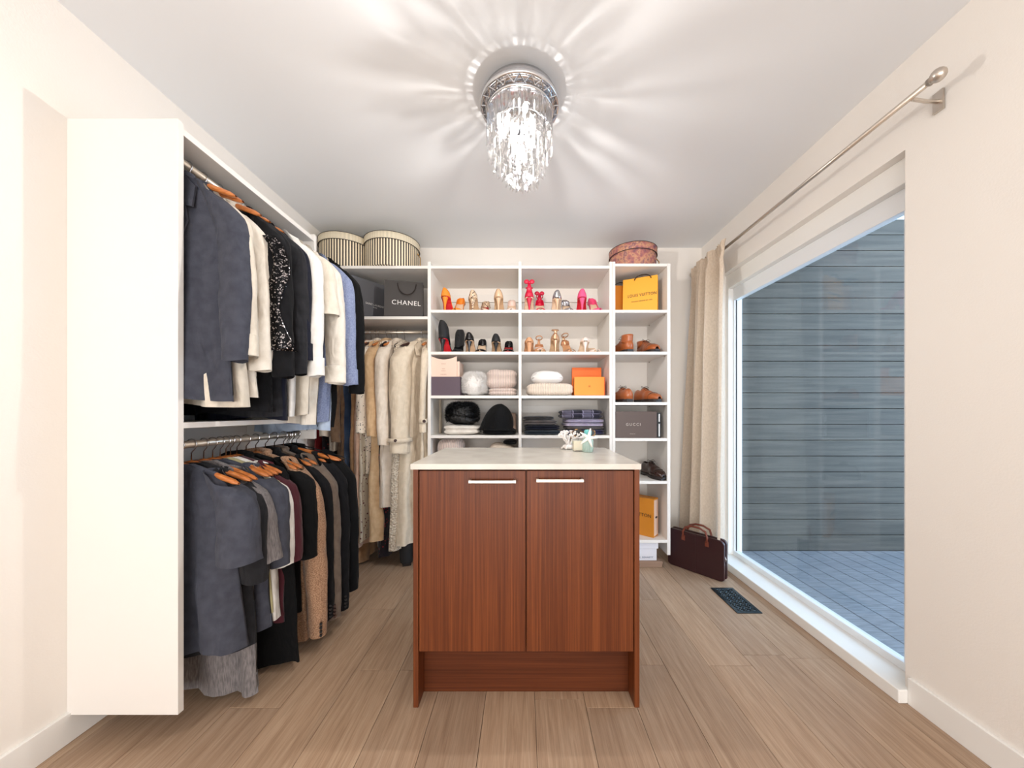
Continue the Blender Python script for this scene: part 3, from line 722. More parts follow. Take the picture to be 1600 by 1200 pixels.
for y_, kd_, lb_ in ((1.812, 'wood', 'empty wooden hanger near the far end of the lower left rail'), (1.826, 'wood', 'second empty wooden hanger near the far end of the lower left rail, behind the first'), (1.888, 'wire', 'empty black wire hanger at the very end of the lower left rail')):
    h_ = hanger((RLX, y_, RLZ), D(6), kd_, lb_, 0.8)
    for c_ in h_.children:
        if c_.name.startswith(('bar', 'frame')): c_.scale = (1.22, 1, 1.0)
def bx(px): return X(px, RB_Y)
back = [ # x, a(deg), ...
 (-1.435, 4, 'dress', 'dress', 'red dress', 'deep red dress in the corner behind the left rails', 'red', 0.98, 0.30, 'plain', 'wood', 1.0, .02, .2),
 (-1.39, 3, 'dress', 'dress', 'dark print dress', 'dark dress with a red print in the corner next to the red dress', 'dark_print', 1.05, 0.5, 'plain', 'wood', 1.0, .02, .2),
 (-1.345, 4, 'blouse', 'blouse', 'grey-beige blouse', 'dull beige blouse in the corner left of the brown suede jacket', 'stone', 0.80, 0.62, 'plain', 'wood', 1.0, .02, .2),
 (-1.235, 22, 'jeans', 'trousers', 'blue jeans', 'faded blue jeans hung full length behind the left rails', 'denim', 1.12, 0, 'trousers', 'wood', 1.0, .075, .2),
 (-1.28, 4, 'jacket', 'jacket', 'brown jacket', 'brown suede jacket hanging just left of the blue jeans', 'brown', 0.90, 0.66, 'plain', 'wood', 1.0, .02, .2),
 (-1.195, 2, 'dress', 'dress', 'long tan dress', 'longest tan dress, its hem almost on the floor behind the blush one', 'tan', 1.60, 0.0, 'plain', 'wood', 1.0, .03, .19),
 (-1.155, 4, 'dress', 'dress', 'blush dress', 'blush coloured long dress left of the floral dress', 'blush', 1.46, 0.0, 'plain', 'wood', 1.0, .03, .235),
 (-1.118, 5, 'dress', 'dress', 'floral dress', 'long pale dress with a small red floral print', 'floral', 1.42, 0.0, 'plain', 'wood', 1.0, .028, .23),
 (-1.095, 6, 'blouse', 'blouse', 'dotted blouse', 'ivory blouse with small dark dots and a turned-back cuff', 'floral2', 0.95, 0.60, 'shirt', 'dark', 1.0, .02, .2),
 (-1.035, 5, 'coat', 'coat', 'camel coat', 'long camel coat with sleeve gathered at the wrist', 'camel', 1.42, 0.62, 'jacket', 'wood', 1.1, .035, .235),
 (-1.00, 0, 'dress', 'dress', 'oxblood dress', 'dark red printed dress whose hem shows under the camel coat', 'dark_print', 1.56, 0.0, 'plain', 'wire', 1.0, .02, .19),
 (-0.955, 5, 'coat', 'coat', 'stone coat', 'long stone-coloured coat between camel coat and trench', 'stone', 1.20, 0.68, 'jacket', 'wood', 1.15, .035, .22),
 (-0.90, 0, 'dress', 'dress', 'lace dress', 'cream lace dress showing below the stone coat', 'lace', 1.50, 0.0, 'plain', 'wire', 1.0, .028, .225),
 (-0.762, 28, 'trench_coat', 'coat', 'trench coat', 'beige trench coat with wide lapels and a buttoned cuff strap', 'trench', 1.46, 0.74, 'trench', 'dark', 1.75, .05, .25),
 (-0.706, 0, 'coat', 'coat', 'rear trench coat', 'beige double-breasted coat against the shelving panel', 'trench', 1.30, 0.60, 'trench', 'wood', 0.62, .016, .2),
]
for i, (x, a, nm, cat, short, label, mt, L, sl, kd, ht, sw, th, hem) in enumerate(back):
    garment(nm, cat, short, label, (x, RB_Y, RB_Z), D(-90 - a), C[mt], L, sl, kind=kd, seed=i + 61, htype=ht, group=GB, sw=sw, th=th, hem=hem, front=1, rear=0.5 if kd == 'trench' else 0.62,
            sh=0.19 if x < -0.8 else 0.17, folds=1.0, flare=0.02)

# ------------------------------------------------------------------ boxes, bags
def rot_box(name, w, d, h, mat, parent, z=0.0, bevel=0.0015, x=0, y=0):
    return MB().box(x - w / 2, x + w / 2, y, y + d, z, z + h).build(name, mat, parent, bevel=bevel)
def stripes(name, n_, c1, c2, duty=0.45):
    m = base_mat(name, c1, 0.6); nn, l = nodes(m); b = nn['Principled BSDF']
    tc = nn.new('ShaderNodeTexCoord'); sp = nn.new('ShaderNodeSeparateXYZ'); at = nn.new('ShaderNodeMath'); at.operation = 'ARCTAN2'
    l.new(tc.outputs['Object'], sp.inputs[0]); l.new(sp.outputs[1], at.inputs[0]); l.new(sp.outputs[0], at.inputs[1])
    mu = nn.new('ShaderNodeMath'); mu.operation = 'MULTIPLY'; mu.inputs[1].default_value = n_ / (2 * PI); l.new(at.outputs[0], mu.inputs[0])
    fr = nn.new('ShaderNodeMath'); fr.operation = 'FRACT'; l.new(mu.outputs[0], fr.inputs[0])
    gt = nn.new('ShaderNodeMath'); gt.operation = 'LESS_THAN'; gt.inputs[1].default_value = duty; l.new(fr.outputs[0], gt.inputs[0])
    mx = nn.new('ShaderNodeMix'); mx.data_type = 'RGBA'; mx.inputs['A'].default_value = (*lin(c1), 1); mx.inputs['B'].default_value = (*lin(c2), 1)
    l.new(gt.outputs[0], mx.inputs['Factor']); l.new(mx.outputs['Result'], b.inputs['Base Color']); return m
M['stripe'] = stripes('striped_card', 60, (238, 222, 192), (38, 28, 28), 0.46)
M['cream_card'] = stripes('cream_striped_rim', 150, (232, 220, 194), (176, 160, 134), 0.3)
M['brass'] = base_mat('brass_pin', (190, 150, 90), 0.3, 0.8)
M['darkcord'] = base_mat('dark_cord', (40, 30, 28), 0.8)
def hat_box(label, x, y, z, r, h, m1, m2, rim, group=None):
    t = thing('hat_box', label, 'hat box', (x, y, z), 0, group)
    MB().lathe([(0, 0), (r - 0.004, 0), (r - 0.004, h - 0.01), (0, h - 0.01)], 64).build('drum', m1, t, True).modifiers.new('e', 'EDGE_SPLIT').split_angle = 0.8
    MB().lathe([(r, h - 0.052), (r + 0.002, h - 0.05), (r + 0.002, h - 0.002), (r, h), (0, h), (0, h - 0.004), (r - 0.002, h - 0.004), (r - 0.002, h - 0.052)], 64).build('lid', m2, t, True).modifiers.new('e', 'EDGE_SPLIT').split_angle = 0.8
    for z_ in (h - 0.052, h - 0.001):
        MB().tube([((r + 0.002) * math.cos(k * PI / 32), (r + 0.002) * math.sin(k * PI / 32), z_) for k in range(64)], 0.0022, 5, closed=True).build('edge_piping', rim, t, True)
    for sd in (-0.10,):
        c, s = math.cos(sd), math.sin(sd)
        MB().tube([((r + 0.004) * c, (r + 0.004) * s, h * 0.62), ((r + 0.02) * c, (r + 0.02) * s, h * 0.5), ((r + 0.02) * c, (r + 0.02) * s, h * 0.25), ((r + 0.004) * c, (r + 0.004) * s, h * 0.12)], 0.004, 6).build('cord_handle', M['brass'], t, True)
        MB().sphere(((r + 0.003) * c, (r + 0.003) * s, h * 0.62), 0.006, 8, 6).build('rivet', M['brass'], t, True)
    return t
hat_box('striped black-and-cream hat box, right one of the pair above the hanging section', -0.985, 2.60, 2.127, 0.195, 0.235, M['stripe'], M['cream_card'], M['darkcord'])
hat_box('striped black-and-cream hat box in the left corner above the hanging section', -1.33, 2.60, 2.127, 0.185, 0.235, M['stripe'], M['cream_card'], M['darkcord'])
M['paisley'] = base_mat('floral_card', (150, 106, 100), 0.6)
rr_ = add_noise_color(M['paisley'], (196, 150, 120), 24, (0.3, 0.75), 6)
e = rr_.color_ramp.elements; e[0].color = (*lin((106, 74, 92)), 1); k_ = e.new(0.45); k_.color = (*lin((168, 104, 98)), 1); k_ = e.new(0.55); k_.color = (*lin((196, 144, 110)), 1); k_ = e.new(0.62); k_.color = (*lin((130, 84, 96)), 1)
hat_box('reddish floral hat box on top of the narrow shelf tower', 0.826, 2.615, 2.142, 0.172, 0.165, M['paisley'], M['paisley'], M['darkcord'])

def facing(p0, p1):   # yaw of a box whose front edge runs p0 -> p1 (left to right)
    return math.atan2(p1[1] - p0[1], p1[0] - p0[0])
def box_at(p0, p1): return ((p0[0] + p1[0]) / 2, (p0[1] + p1[1]) / 2), facing(p0, p1), math.hypot(p1[0] - p0[0], p1[1] - p0[1])
M['blackbox'] = base_mat('black_linen_card', (96, 96, 100), 0.45); add_bump(M['blackbox'], 600, 0.2, dist=0.002)
M['white_ink'] = base_mat('white_print', (235, 232, 228), 0.5)
M['black_ink'] = base_mat('dark_print_ink', (52, 34, 24), 0.5)
ZS1 = 1.7705
c, a, w = box_at((-1.245, 2.455), (-1.075, 2.70))
t = thing('gift_box', 'tall black storage box set at an angle beside the black paper bag', 'box', (c[0], c[1], ZS1), a)
rot_box('box_body', w, 0.14, 0.305, M['blackbox'], t)
rot_box('box_lid', w + 0.004, 0.05, 0.309, M['blackbox'], t, 0, x=0, y=-0.003)
text_mesh('SAINT LAURENT', 0.020, M['white_ink'], t, (0.055, -0.004, 0.135), (PI / 2, 0, 0), 1.05)
text_mesh('PARIS', 0.011, M['white_ink'], t, (0.055, -0.004, 0.116), (PI / 2, 0, 0), 1.2)

def paper_bag(label, p0, p1, z, h, d, mat, words, tcol, group=None, cordc=None, tsize=0.04, tz=0.4, sub=None, loop='down', skew=0.0, spacing=1.15, sx=1.0):
    c, a, w = box_at(p0, p1)
    t = thing('paper_bag', label, 'bag', (c[0], c[1], z), a, group)
    m = MB()
    # open-topped bag with pinched gusset sides
    pts = [(-w / 2, 0), (w / 2, 0), (w / 2 - 0.012, d / 2), (w / 2, d), (-w / 2, d), (-w / 2 + 0.012, d / 2)]
    vs = [(x, y, 0) for x, y in pts] + [(x, y + (0.25 * d if y == 0 else (-0.25 * d if y == d else 0)), h + skew * x) for x, y in pts]
    m.add(vs, [(i, (i + 1) % 6, (i + 1) % 6 + 6, i + 6) for i in range(6)] + [(5, 4, 3, 2, 1, 0)])
    m.build('bag_body', mat, t, solid=0.0015)
    cc = cordc or M['darkcord']
    s = -1 if loop == 'down' else 1
    y0 = d * 0.25
    hw = w * 0.24; pp = []
    for k in range(13):
        th_ = PI * k / 12
        zz = h * 0.93 + s * math.sin(th_) * (0.085 if s < 0 else 0.03)
        pp.append((0.02 + hw * math.cos(th_), d * 0.25 * zz / h - 0.006 - (0.01 * math.sin(th_)), zz))
    MB().tube(pp, 0.0035, 6).build('handle', cc, t, True)
    tilt = math.atan2(0.25 * d, h)
    text_mesh(words, tsize, tcol, t, (w * 0.06, 0.25 * d * tz - 0.002, h * tz), (PI / 2 - tilt, 0, 0), spacing, sx=sx)
    if sub: text_mesh(sub, tsize * 0.35, tcol, t, (w * 0.06, 0.25 * d * (tz - 0.17) - 0.002, h * (tz - 0.17)), (PI / 2 - tilt, 0, 0), 1.2)
    return t
M['glossblack'] = base_mat('black_gloss_paper', (66, 62, 60), 0.3)
M['yellow'] = base_mat('saffron_paper', (240, 168, 44), 0.5)
M['yellow2'] = base_mat('deep_saffron_paper', (214, 132, 30), 0.5)
paper_bag('black glossy paper bag with white capitals and a cord handle', (X(600, 2.455), 2.455), (X(661, 2.52), 2.52), ZS1, 0.278, 0.11, M['glossblack'], 'CHANEL', M['white_ink'],
          cordc=M['darkcord'], tsize=0.048, tz=0.41, spacing=1.12)
paper_bag('saffron yellow paper bag with dark capitals on the tower shelf', (X(973, 2.56), 2.56), (X(1027, 2.455), 2.455), 1.8165, 0.262, 0.07, M['yellow'], 'LOUIS VUITTON', M['black_ink'],
          tsize=0.030, tz=0.5, sub='MAISON FONDEE EN 1854', loop='up', spacing=1.1, sx=0.84)
paper_bag('darker saffron paper bag standing behind the larger yellow bag', (0.655, 2.60), (0.80, 2.64), 1.8165, 0.235, 0.05, M['yellow2'], '', M['black_ink'], loop='up') if False else None
t = thing('paper_bag', 'narrow orange paper bag tucked behind the saffron bag', 'bag', (0.735, 2.60, 1.8165), D(4))
m_ = MB(); m_.add([(-0.085, 0, 0), (0.085, 0, 0), (0.085, 0.05, 0), (-0.085, 0.05, 0), (-0.085, 0.014, 0.235), (0.085, 0.014, 0.235), (0.085, 0.036, 0.235), (-0.085, 0.036, 0.235)],
    [(0, 1, 5, 4), (1, 2, 6, 5), (2, 3, 7, 6), (3, 0, 4, 7), (3, 2, 1, 0)]); m_.build('bag_body', M['yellow2'], t, solid=0.0015)
MB().tube([(-0.05 + 0.02 * k, 0.010 - (0.004 if 0 < k < 5 else 0), 0.235 + 0.022 * math.sin(PI * k / 5)) for k in range(6)], 0.003, 6).build('handle', M['darkcord'], t, True)

# row 3 left: two-tone box
M['pinkcard'] = base_mat('pale_pink_card', (230, 200, 182), 0.55)
M['plum'] = base_mat('plum_card', (84, 66, 78), 0.5)
t = thing('gift_box', 'pale pink box with scooped top in a plum tray', 'box', (X(695.5, 2.45), 2.45, 1.2135), 0)
w = 0.212
MB().box(-w / 2, w / 2, 0, 0.20, 0, 0.134).build('tray', M['plum'], t, bevel=0.002)
pts = [(-w / 2 + 0.006, 0.130)] + [(-w / 2 + 0.006 + (w - 0.03) * k / 12, 0.278 - 0.022 * math.sin(PI * k / 12)) for k in range(13)] + [(w / 2 - 0.024, 0.130)]
mb = MB(); nP = len(pts)
mb.add([(x, 0.003, z) for x, z in pts] + [(x, 0.012, z) for x, z in pts], [tuple(range(nP)), tuple(range(2 * nP - 1, nP - 1, -1))] + [(i, (i + 1) % nP, (i + 1) % nP + nP, i + nP) for i in range(nP)])
mb.build('sleeve_card', M['pinkcard'], t)
MB().box(-w / 2 + 0.01, w / 2 - 0.008, 0.02, 0.19, 0.13, 0.245).build('inner_box', M['pinkcard'], t, bevel=0.002)
for k, s_ in enumerate(('MIRA', 'THE', 'FIN')): pass
inkp = base_mat('faint_pink_print', (196, 164, 146), 0.5)
lt_ = MB()
for k, (ww, zz) in enumerate(((0.030, 0.225), (0.020, 0.190), (0.026, 0.175), (0.040, 0.150))):
    for q in range(4): lt_.cbox((-0.012 + (q - 1.5) * ww / 3.6, 0.0022, zz), (ww / 5.5, 0.001, 0.006))
lt_.build('faint_lettering', inkp, t)

# orange boxes
M['orange'] = base_mat('orange_card', (238, 112, 28), 0.5); M['orange2'] = base_mat('light_orange_card', (242, 148, 48), 0.5); M['orange_side'] = base_mat('dark_orange_card', (206, 84, 26), 0.5)
t = thing('gift_box', 'deep orange box standing behind the lighter orange box', 'box', (X(916, 2.62), 2.60, 1.2135), D(0))
MB().box(-0.107, 0.107, 0, 0.05, 0, 0.215).build('box_body', M['orange'], t, bevel=0.002); MB().box(-0.110, 0.110, -0.002, 0.02, 0.0, 0.217).build('box_lid', M['orange'], t, bevel=0.002)
t = thing('gift_box', 'light orange box in front of the deep orange one', 'box', (X(921, 2.47), 2.47, 1.2135), D(0))
MB().box(-0.103, 0.113, 0.004, 0.09, 0, 0.132).build('box_body', M['orange_side'], t, bevel=0.002); MB().box(-0.108, 0.106, 0, 0.03, 0.002, 0.135).build('box_lid', M['orange2'], t, bevel=0.002)
em = MB(); em.tube([(0.006 * math.cos(k * PI / 6), -0.001, 0.070 + 0.004 * math.sin(k * PI / 6)) for k in range(12)], 0.0008, 4, closed=True)
em.cbox((0, -0.001, 0.064), (0.018, 0.001, 0.0012)); em.cbox((-0.004, -0.001, 0.0615), (0.004, 0.001, 0.002)); em.cbox((0.004, -0.001, 0.0615), (0.004, 0.001, 0.002)); em.build('emblem', base_mat('brown_stamp', (150, 84, 30), 0.6), t)

# brown box in tower
M['choc'] = base_mat('chocolate_card', (78, 60, 54), 0.42)
c, a, w = box_at((X(962, 2.47), 2.47), (X(1026, 2.445), 2.445))
t = thing('shoe_box', 'dark brown shoe box with pale capitals on the tower shelf', 'box', (c[0], c[1], 0.9125), a)
rot_box('box_body', w, 0.19, 0.185, M['choc'], t); rot_box('box_lid', w + 0.004, 0.035, 0.188, M['choc'], t, 0, y=-0.002)
M['silver_ink'] = base_mat('silver_print', (188, 176, 166), 0.4)
text_mesh('GUCCI', 0.027, M['silver_ink'], t, (-0.02, -0.003, 0.095), (PI / 2, 0, 0), 1.35)
text_mesh('MADE IN', 0.008, M['silver_ink'], t, (-0.025, -0.003, 0.028), (PI / 2, 0, 0), 1.2)
t = thing('slim_box', 'slim black box with white edge beside the dark brown shoe box', 'box', (X(1029.5, 2.47), 2.465, 0.9125), 0)
MB().box(-0.012, 0.012, 0, 0.2, 0, 0.18).build('box_body', M['black'], t, bevel=0.002)
MB().box(-0.004, 0.004, -0.0015, 0.0, 0.01, 0.10).build('label_strip', M['white_ink'], t); MB().box(-0.004, 0.004, -0.0015, 0.0, 0.115, 0.17).build('label_strip', M['white_ink'], t)

# lower saffron box
c, a, w = box_at((X(962, 2.70), 2.66), (X(1022, 2.46), 2.47))
M['saffron'] = base_mat('saffron_card', (206, 132, 36), 0.5)
t = thing('gift_box', 'saffron box with a ribbon tab on the lowest tower shelf', 'box', (c[0], c[1], 0.1955), a)
rot_box('box_body', w, 0.085, 0.275, M['saffron'], t); text_mesh('LOUIS VUITTON', 0.034, M['black_ink'], t, (-0.005, -0.001, 0.15), (PI / 2, 0, 0), 1.05)
MB().box(w / 2, w / 2 + 0.001, 0.012, 0.075, 0.01, 0.265).build('side_panel', M['pinkcard'], t)
MB().box(w / 2 + 0.001, w / 2 + 0.006, 0.03, 0.055, 0.135, 0.145).build('ribbon_tab', M['darkcord'], t)
M['whitecard'] = base_mat('white_card', (222, 220, 226), 0.5); M['tanbox'] = base_mat('brown_kraft_card', (148, 120, 100), 0.7)
t = thing('shoe_box', 'flat brown box on the floor under the white shoe box', 'box', (0.81, 2.44, 0.0005), 0)
MB().box(-0.19, 0.170, 0, 0.30, 0, 0.040).build('box_body', M['tanbox'], t, bevel=0.002); MB().box(-0.193, 0.173, -0.002, 0.302, 0.022, 0.042).build('box_lid', M['tanbox'], t, bevel=0.002)
t = thing('shoe_box', 'white shoe box with a lid on the floor under the tower', 'box', (0.80, 2.452, 0.043), 0)
MB().box(-0.165, 0.145, 0, 0.22, 0, 0.095).build('box_body', M['whitecard'], t, bevel=0.002); MB().box(-0.168, 0.155, -0.004, 0.224, 0.085, 0.127).build('box_lid', M['whitecard'], t, bevel=0.002)
text_mesh('L. K. BENNETT', 0.017, base_mat('grey_print', (120, 130, 146), 0.5), t, (0.06, -0.001, 0.022), (PI / 2, 0, 0), 1.1)

# ------------------------------------------------------------------ knitwear, hats, folded clothes
def pillow(w, d, h, seed, n_=4.0, nz=0.012, groove=0.0, nu=40, nv=26, sag=0.0, fz=6):
    m = MB(); e1 = 2.0 / n_
    def sp(c, e): return (abs(c) ** e) * (1 if c >= 0 else -1)
    def fn(u, v):
        th = u * 2 * PI; ph = -PI / 2 + (v * 0.994 + 0.003) * PI
        cx, sx, cy, sy = math.cos(th), math.sin(th), math.cos(ph), math.sin(ph)
        x = sp(cy, e1) * sp(cx, e1); y = sp(cy, e1) * sp(sx, e1); z = sp(sy, 0.75)
        p = Vector((x * w / 2, y * d / 2, z * h / 2))
        q = noise.noise(Vector((p.x * fz, p.y * fz, p.z * fz * 1.5 + seed * 7.3)))
        k = 1 + nz * 8 * q / 2
        gr = groove * math.exp(-((z) / 0.22) ** 2)
        x2 = p.x * (k - gr * 0.6); y2 = p.y * (k - gr)
        z2 = p.z * (1 + nz * 10 * noise.noise(Vector((p.x * fz, p.y * fz, seed)))) - (sag * (x * x) if z > 0 else 0)
        return (x2, y2, max(z2, -h / 2) + h / 2)
    m.grid(fn, nu, nv, cu=True)
    return m
def folded(name, label, cat, px0, px1, py_t, z, mat, seed, y=None, d=0.24, groove=0.14, nz=0.012, group=None, n_=5, sag=0.0, yoff=0.02, rz=0):
    yy = YS + yoff; w = (px1 - px0) * yy / F
    h = Z(py_t, yy) - z
    o = pillow(w, d, h, seed, n_, nz, groove, sag=sag).build(name, mat, None, True)
    o.location = (X((px0 + px1) / 2, yy), yy + d / 2, z + 0.0005); o.rotation_euler = (0, 0, D(rz))
    tag(o, label, cat, group); return o, h
M['kpink'] = knit('dusty_pink_knit', (222, 202, 192))
M['kcream'] = knit('cream_knit', (238, 220, 202))
def fuzz_cards(o_par, w, d, h, n_, mat, ln=0.018, seed=1, name='fur', cz=None, r3=None):
    rr = random.Random(seed); m = MB()
    for i in range(n_):
        th = rr.uniform(0, 2 * PI); ph = math.asin(rr.uniform(-0.55, 1))
        nx, ny, nz_ = math.cos(ph) * math.cos(th), math.cos(ph) * math.sin(th), math.sin(ph)
        e1 = 0.6
        sx = (abs(nx) ** e1) * (1 if nx > 0 else -1); sy = (abs(ny) ** e1) * (1 if ny > 0 else -1); sz = (abs(nz_) ** 0.8) * (1 if nz_ > 0 else -1)
        p = Vector((sx * w / 2 * 0.93, sy * d / 2 * 0.93, h / 2 + sz * h / 2 * 0.93))
        dv = Vector((nx + rr.uniform(-.5, .5), ny + rr.uniform(-.5, .5), nz_ + rr.uniform(-.6, .4))).normalized() * ln * rr.uniform(0.5, 1.2)
        if p.z + dv.z < 0.001: dv.z = 0.001 - p.z
        s = dv.orthogonal().normalized() * 0.0016
        m.add([p - s, p + s, p + dv], [(0, 1, 2)])
    o = m.build(name, mat, o_par, recalc=False); o['kind'] = 'stuff'; return o
M['fluff'] = base_mat('white_fluff', (236, 232, 228), 0.9, sheen=0.5)
M['blackfur'] = base_mat('black_fur', (12, 11, 12), 0.35); add_bump(M['blackfur'], 45, 1.0, (1, 1, 1), 'noise', 0.02, 4)
# row 3
o, h = folded('fluffy_cushion', 'fluffy white fur piece between the plum box and the knits', 'fur piece', 721, 758, 582, 1.2135, M['fluff'], 4, d=0.22, groove=0, nz=0.02, n_=2.8)
fuzz_cards(o, 37 * 2.45 / F, 0.22, h, 9000, M['fluff'], 0.030, 2)
o1, h1 = folded('folded_sweater', 'folded dusty pink sweater at the bottom of the knit pile', 'sweater', 762, 807, 605.5, 1.2135, M['kpink'], 5, group='folded knitwear')
o2, h2 = folded('folded_sweater', 'slouchy dusty pink sweater on top of the knit pile', 'sweater', 756, 807, 577, 1.2135 + h1 * 0.93, M['kpink'], 6, nz=0.03, n_=3.4, sag=-0.012, group='folded knitwear')
o1, h1 = folded('folded_sweater', 'ribbed cream sweater folded under the fuzzy white one', 'sweater', 823, 897, 597.5, 1.2135, M['kcream'], 7, n_=6, groove=0.04, group='folded knitwear')
o2, h2 = folded('folded_sweater', 'fuzzy white sweater on top of the ribbed cream one', 'sweater', 830, 881, 578, 1.2135 + h1 * 0.96, M['fluff'], 8, n_=3.2, nz=0.02, sag=0.02, groove=0.03, group='folded knitwear')
fuzz_cards(o2, 51 * 2.45 / F, 0.24, h2, 5000, M['fluff'], 0.006, 3)
# row 4 left
M['foldwhite'] = fabric('white_folded_cotton', (232, 226, 216), (222, 214, 204))
o1, hw_ = folded('folded_garment', 'folded white garment under the black fur hat', 'garment', 690, 749, 664, 0.9325, M['foldwhite'], 9, groove=0.22, nz=0.015)
hat = thing('fur_hat', 'round black fur hat on a folded white garment', 'hat', (X(723, 2.56), 2.56, 0.9325 + hw_ * 0.90))
pillow(0.232, 0.23, 0.168, 3, 2.4, 0.03, 0.0).build('crown', M['blackfur'], hat, True)
fuzz_cards(hat, 0.232, 0.23, 0.168, 7000, M['blackfur'], 0.024, 5)
MB().tube([(0.108 * math.cos(k * PI / 14), 0.108 * math.sin(k * PI / 14) , 0.052 + 0.008 * math.sin(k * PI / 7)) for k in range(28)], 0.022, 8, closed=True).build('brim', M['blackfur'], hat, True)
M['felt'] = fabric('black_felt', (11, 11, 12), (15, 15, 16), sheen=0.05, scale=200)
o1, h0 = folded('folded_garment', 'folded black garment under the black felt hat', 'garment', 752, 806, 671, 0.9325, C['black'], 10, groove=0.1)
hat = thing('felt_hat', 'domed black felt hat tipped on its side', 'hat', (X(777, 2.53), 2.53, 0.9325 + h0 * 0.8))
def hf(u, v):
    a = u * 2 * PI; ph = v * PI / 2
    r = math.cos(ph) ** 0.75; zz = math.sin(ph) ** 0.9
    x = 0.108 * r * math.cos(a) * (1.0 + 0.12 * (1 - zz)); y = 0.100 * r * math.sin(a); z = 0.19 * zz
    return (x + z * 0.22 - 0.01, y, z * (1 - 0.25 * (x > 0) * x / 0.1))
MB().grid(hf, 40, 18, cu=True).build('crown', M['felt'], hat, True, solid=0.004)
MB().tube([(0.118 * math.cos(k * PI / 20), 0.104 * math.sin(k * PI / 20), 0.006) for k in range(40)], 0.007, 8, closed=True, flat=0.8).build('brim', M['felt'], hat, True)
M['nude'] = floral('nude_lace_print', (222, 190, 168), (48, 34, 34), 26)
o = MB().box(-0.012, 0.045, 0, 0.13, 0, 0.155).build('pouch', M['nude'], None, bevel=0.012); o.location = (X(797, 2.66), 2.67, 0.9325); tag(o, 'nude pouch with black lace print squeezed behind the felt hat', 'pouch')
# row 4 right
z = 0.9325
M['dkgrey'] = fabric('dark_grey_wool', (58, 54, 54), (46, 44, 44)); M['mgrey'] = fabric('mid_grey_wool', (92, 84, 82), (78, 72, 70)); M['teal'] = fabric('dark_teal_cotton', (34, 42, 50))
for i, (p0, p1, pt, mt, lb_) in enumerate(((818, 879, 672.5, M['teal'], 'dark teal folded top at the bottom of the dark stack'), (818, 877, 664.5, C['navy'], 'folded navy top second from the bottom of the dark stack'),
                                  (816, 873, 656, M['mgrey'], 'folded mid grey sweater near the top of the dark stack'), (816, 869, 650.5, M['dkgrey'], 'charcoal sweater crowning the dark stack'))):
    o, h = folded('folded_jumper', lb_, 'folded clothing', p0, p1, pt, z, mt, 20 + i, groove=0.2, nz=0.012, n_=4.5, group='dark folded stack'); z += h * 0.97
M['lilac'] = fabric('lilac_cotton', (168, 160, 182), (150, 142, 166)); M['lilac2'] = fabric('pale_lilac_cotton', (184, 174, 192), (168, 158, 180))
M['indigo'] = fabric('indigo_cotton', (44, 42, 68))
def plaid():
    m = fabric('navy_plaid', (50, 48, 62)); nn, l = nodes(m); b = nn['Principled BSDF']
    tc = nn.new('ShaderNodeTexCoord'); mp = nn.new('ShaderNodeMapping'); mp.inputs['Scale'].default_value = (1, 1, 1); l.new(tc.outputs['Object'], mp.inputs[0])
    sp = nn.new('ShaderNodeSeparateXYZ'); l.new(mp.outputs[0], sp.inputs[0])
    outs = []
    for ax, fq, w_ in ((0, 14, 0.10), (2, 28, 0.14), (0, 7, 0.45)):
        mu = nn.new('ShaderNodeMath'); mu.operation = 'MULTIPLY'; mu.inputs[1].default_value = fq; l.new(sp.outputs[ax], mu.inputs[0])
        fr = nn.new('ShaderNodeMath'); fr.operation = 'FRACT'; l.new(mu.outputs[0], fr.inputs[0])
        lt = nn.new('ShaderNodeMath'); lt.operation = 'LESS_THAN'; lt.inputs[1].default_value = w_; l.new(fr.outputs[0], lt.inputs[0]); outs.append(lt)
    a1 = nn.new('ShaderNodeMath'); a1.operation = 'ADD'; l.new(outs[0].outputs[0], a1.inputs[0]); l.new(outs[1].outputs[0], a1.inputs[1])
    a2 = nn.new('ShaderNodeMath'); a2.operation = 'MULTIPLY_ADD'; l.new(outs[2].outputs[0], a2.inputs[0]); a2.inputs[1].default_value = 0.35; l.new(a1.outputs[0], a2.inputs[2])
    r = nn.new('ShaderNodeValToRGB'); r.color_ramp.elements[0].color = (*lin((38, 36, 48)), 1); r.color_ramp.elements[1].color = (*lin((140, 134, 156)), 1); l.new(a2.outputs[0], r.inputs[0]); l.new(r.outputs[0], b.inputs['Base Color'])
    return m
M['plaid'] = plaid(); z = 0.9325
for i, (p0, p1, pt, mt, lb_, gr) in enumerate(((882, 948, 671, M['indigo'], 'folded indigo shirt at the bottom of the plaid-topped stack', .15), (884, 946, 667, M['mgrey'], 'thin grey folded shirt above the indigo one', .05),
        (881, 946, 661, M['lilac2'], 'pale lilac folded shirt, lower of two lilac ones', .12), (882, 947, 655, M['lilac'], 'lilac folded shirt directly under the navy plaid', .12), (875, 946, 640, M['plaid'], 'navy plaid shirt folded on top of the stack', .22))):
    o, h = folded('folded_shirt', lb_, 'folded clothing', p0, p1, pt, z, mt, 40 + i, groove=gr, nz=0.012, n_=5.5, group='lilac and navy folded stack'); z += h * 0.97
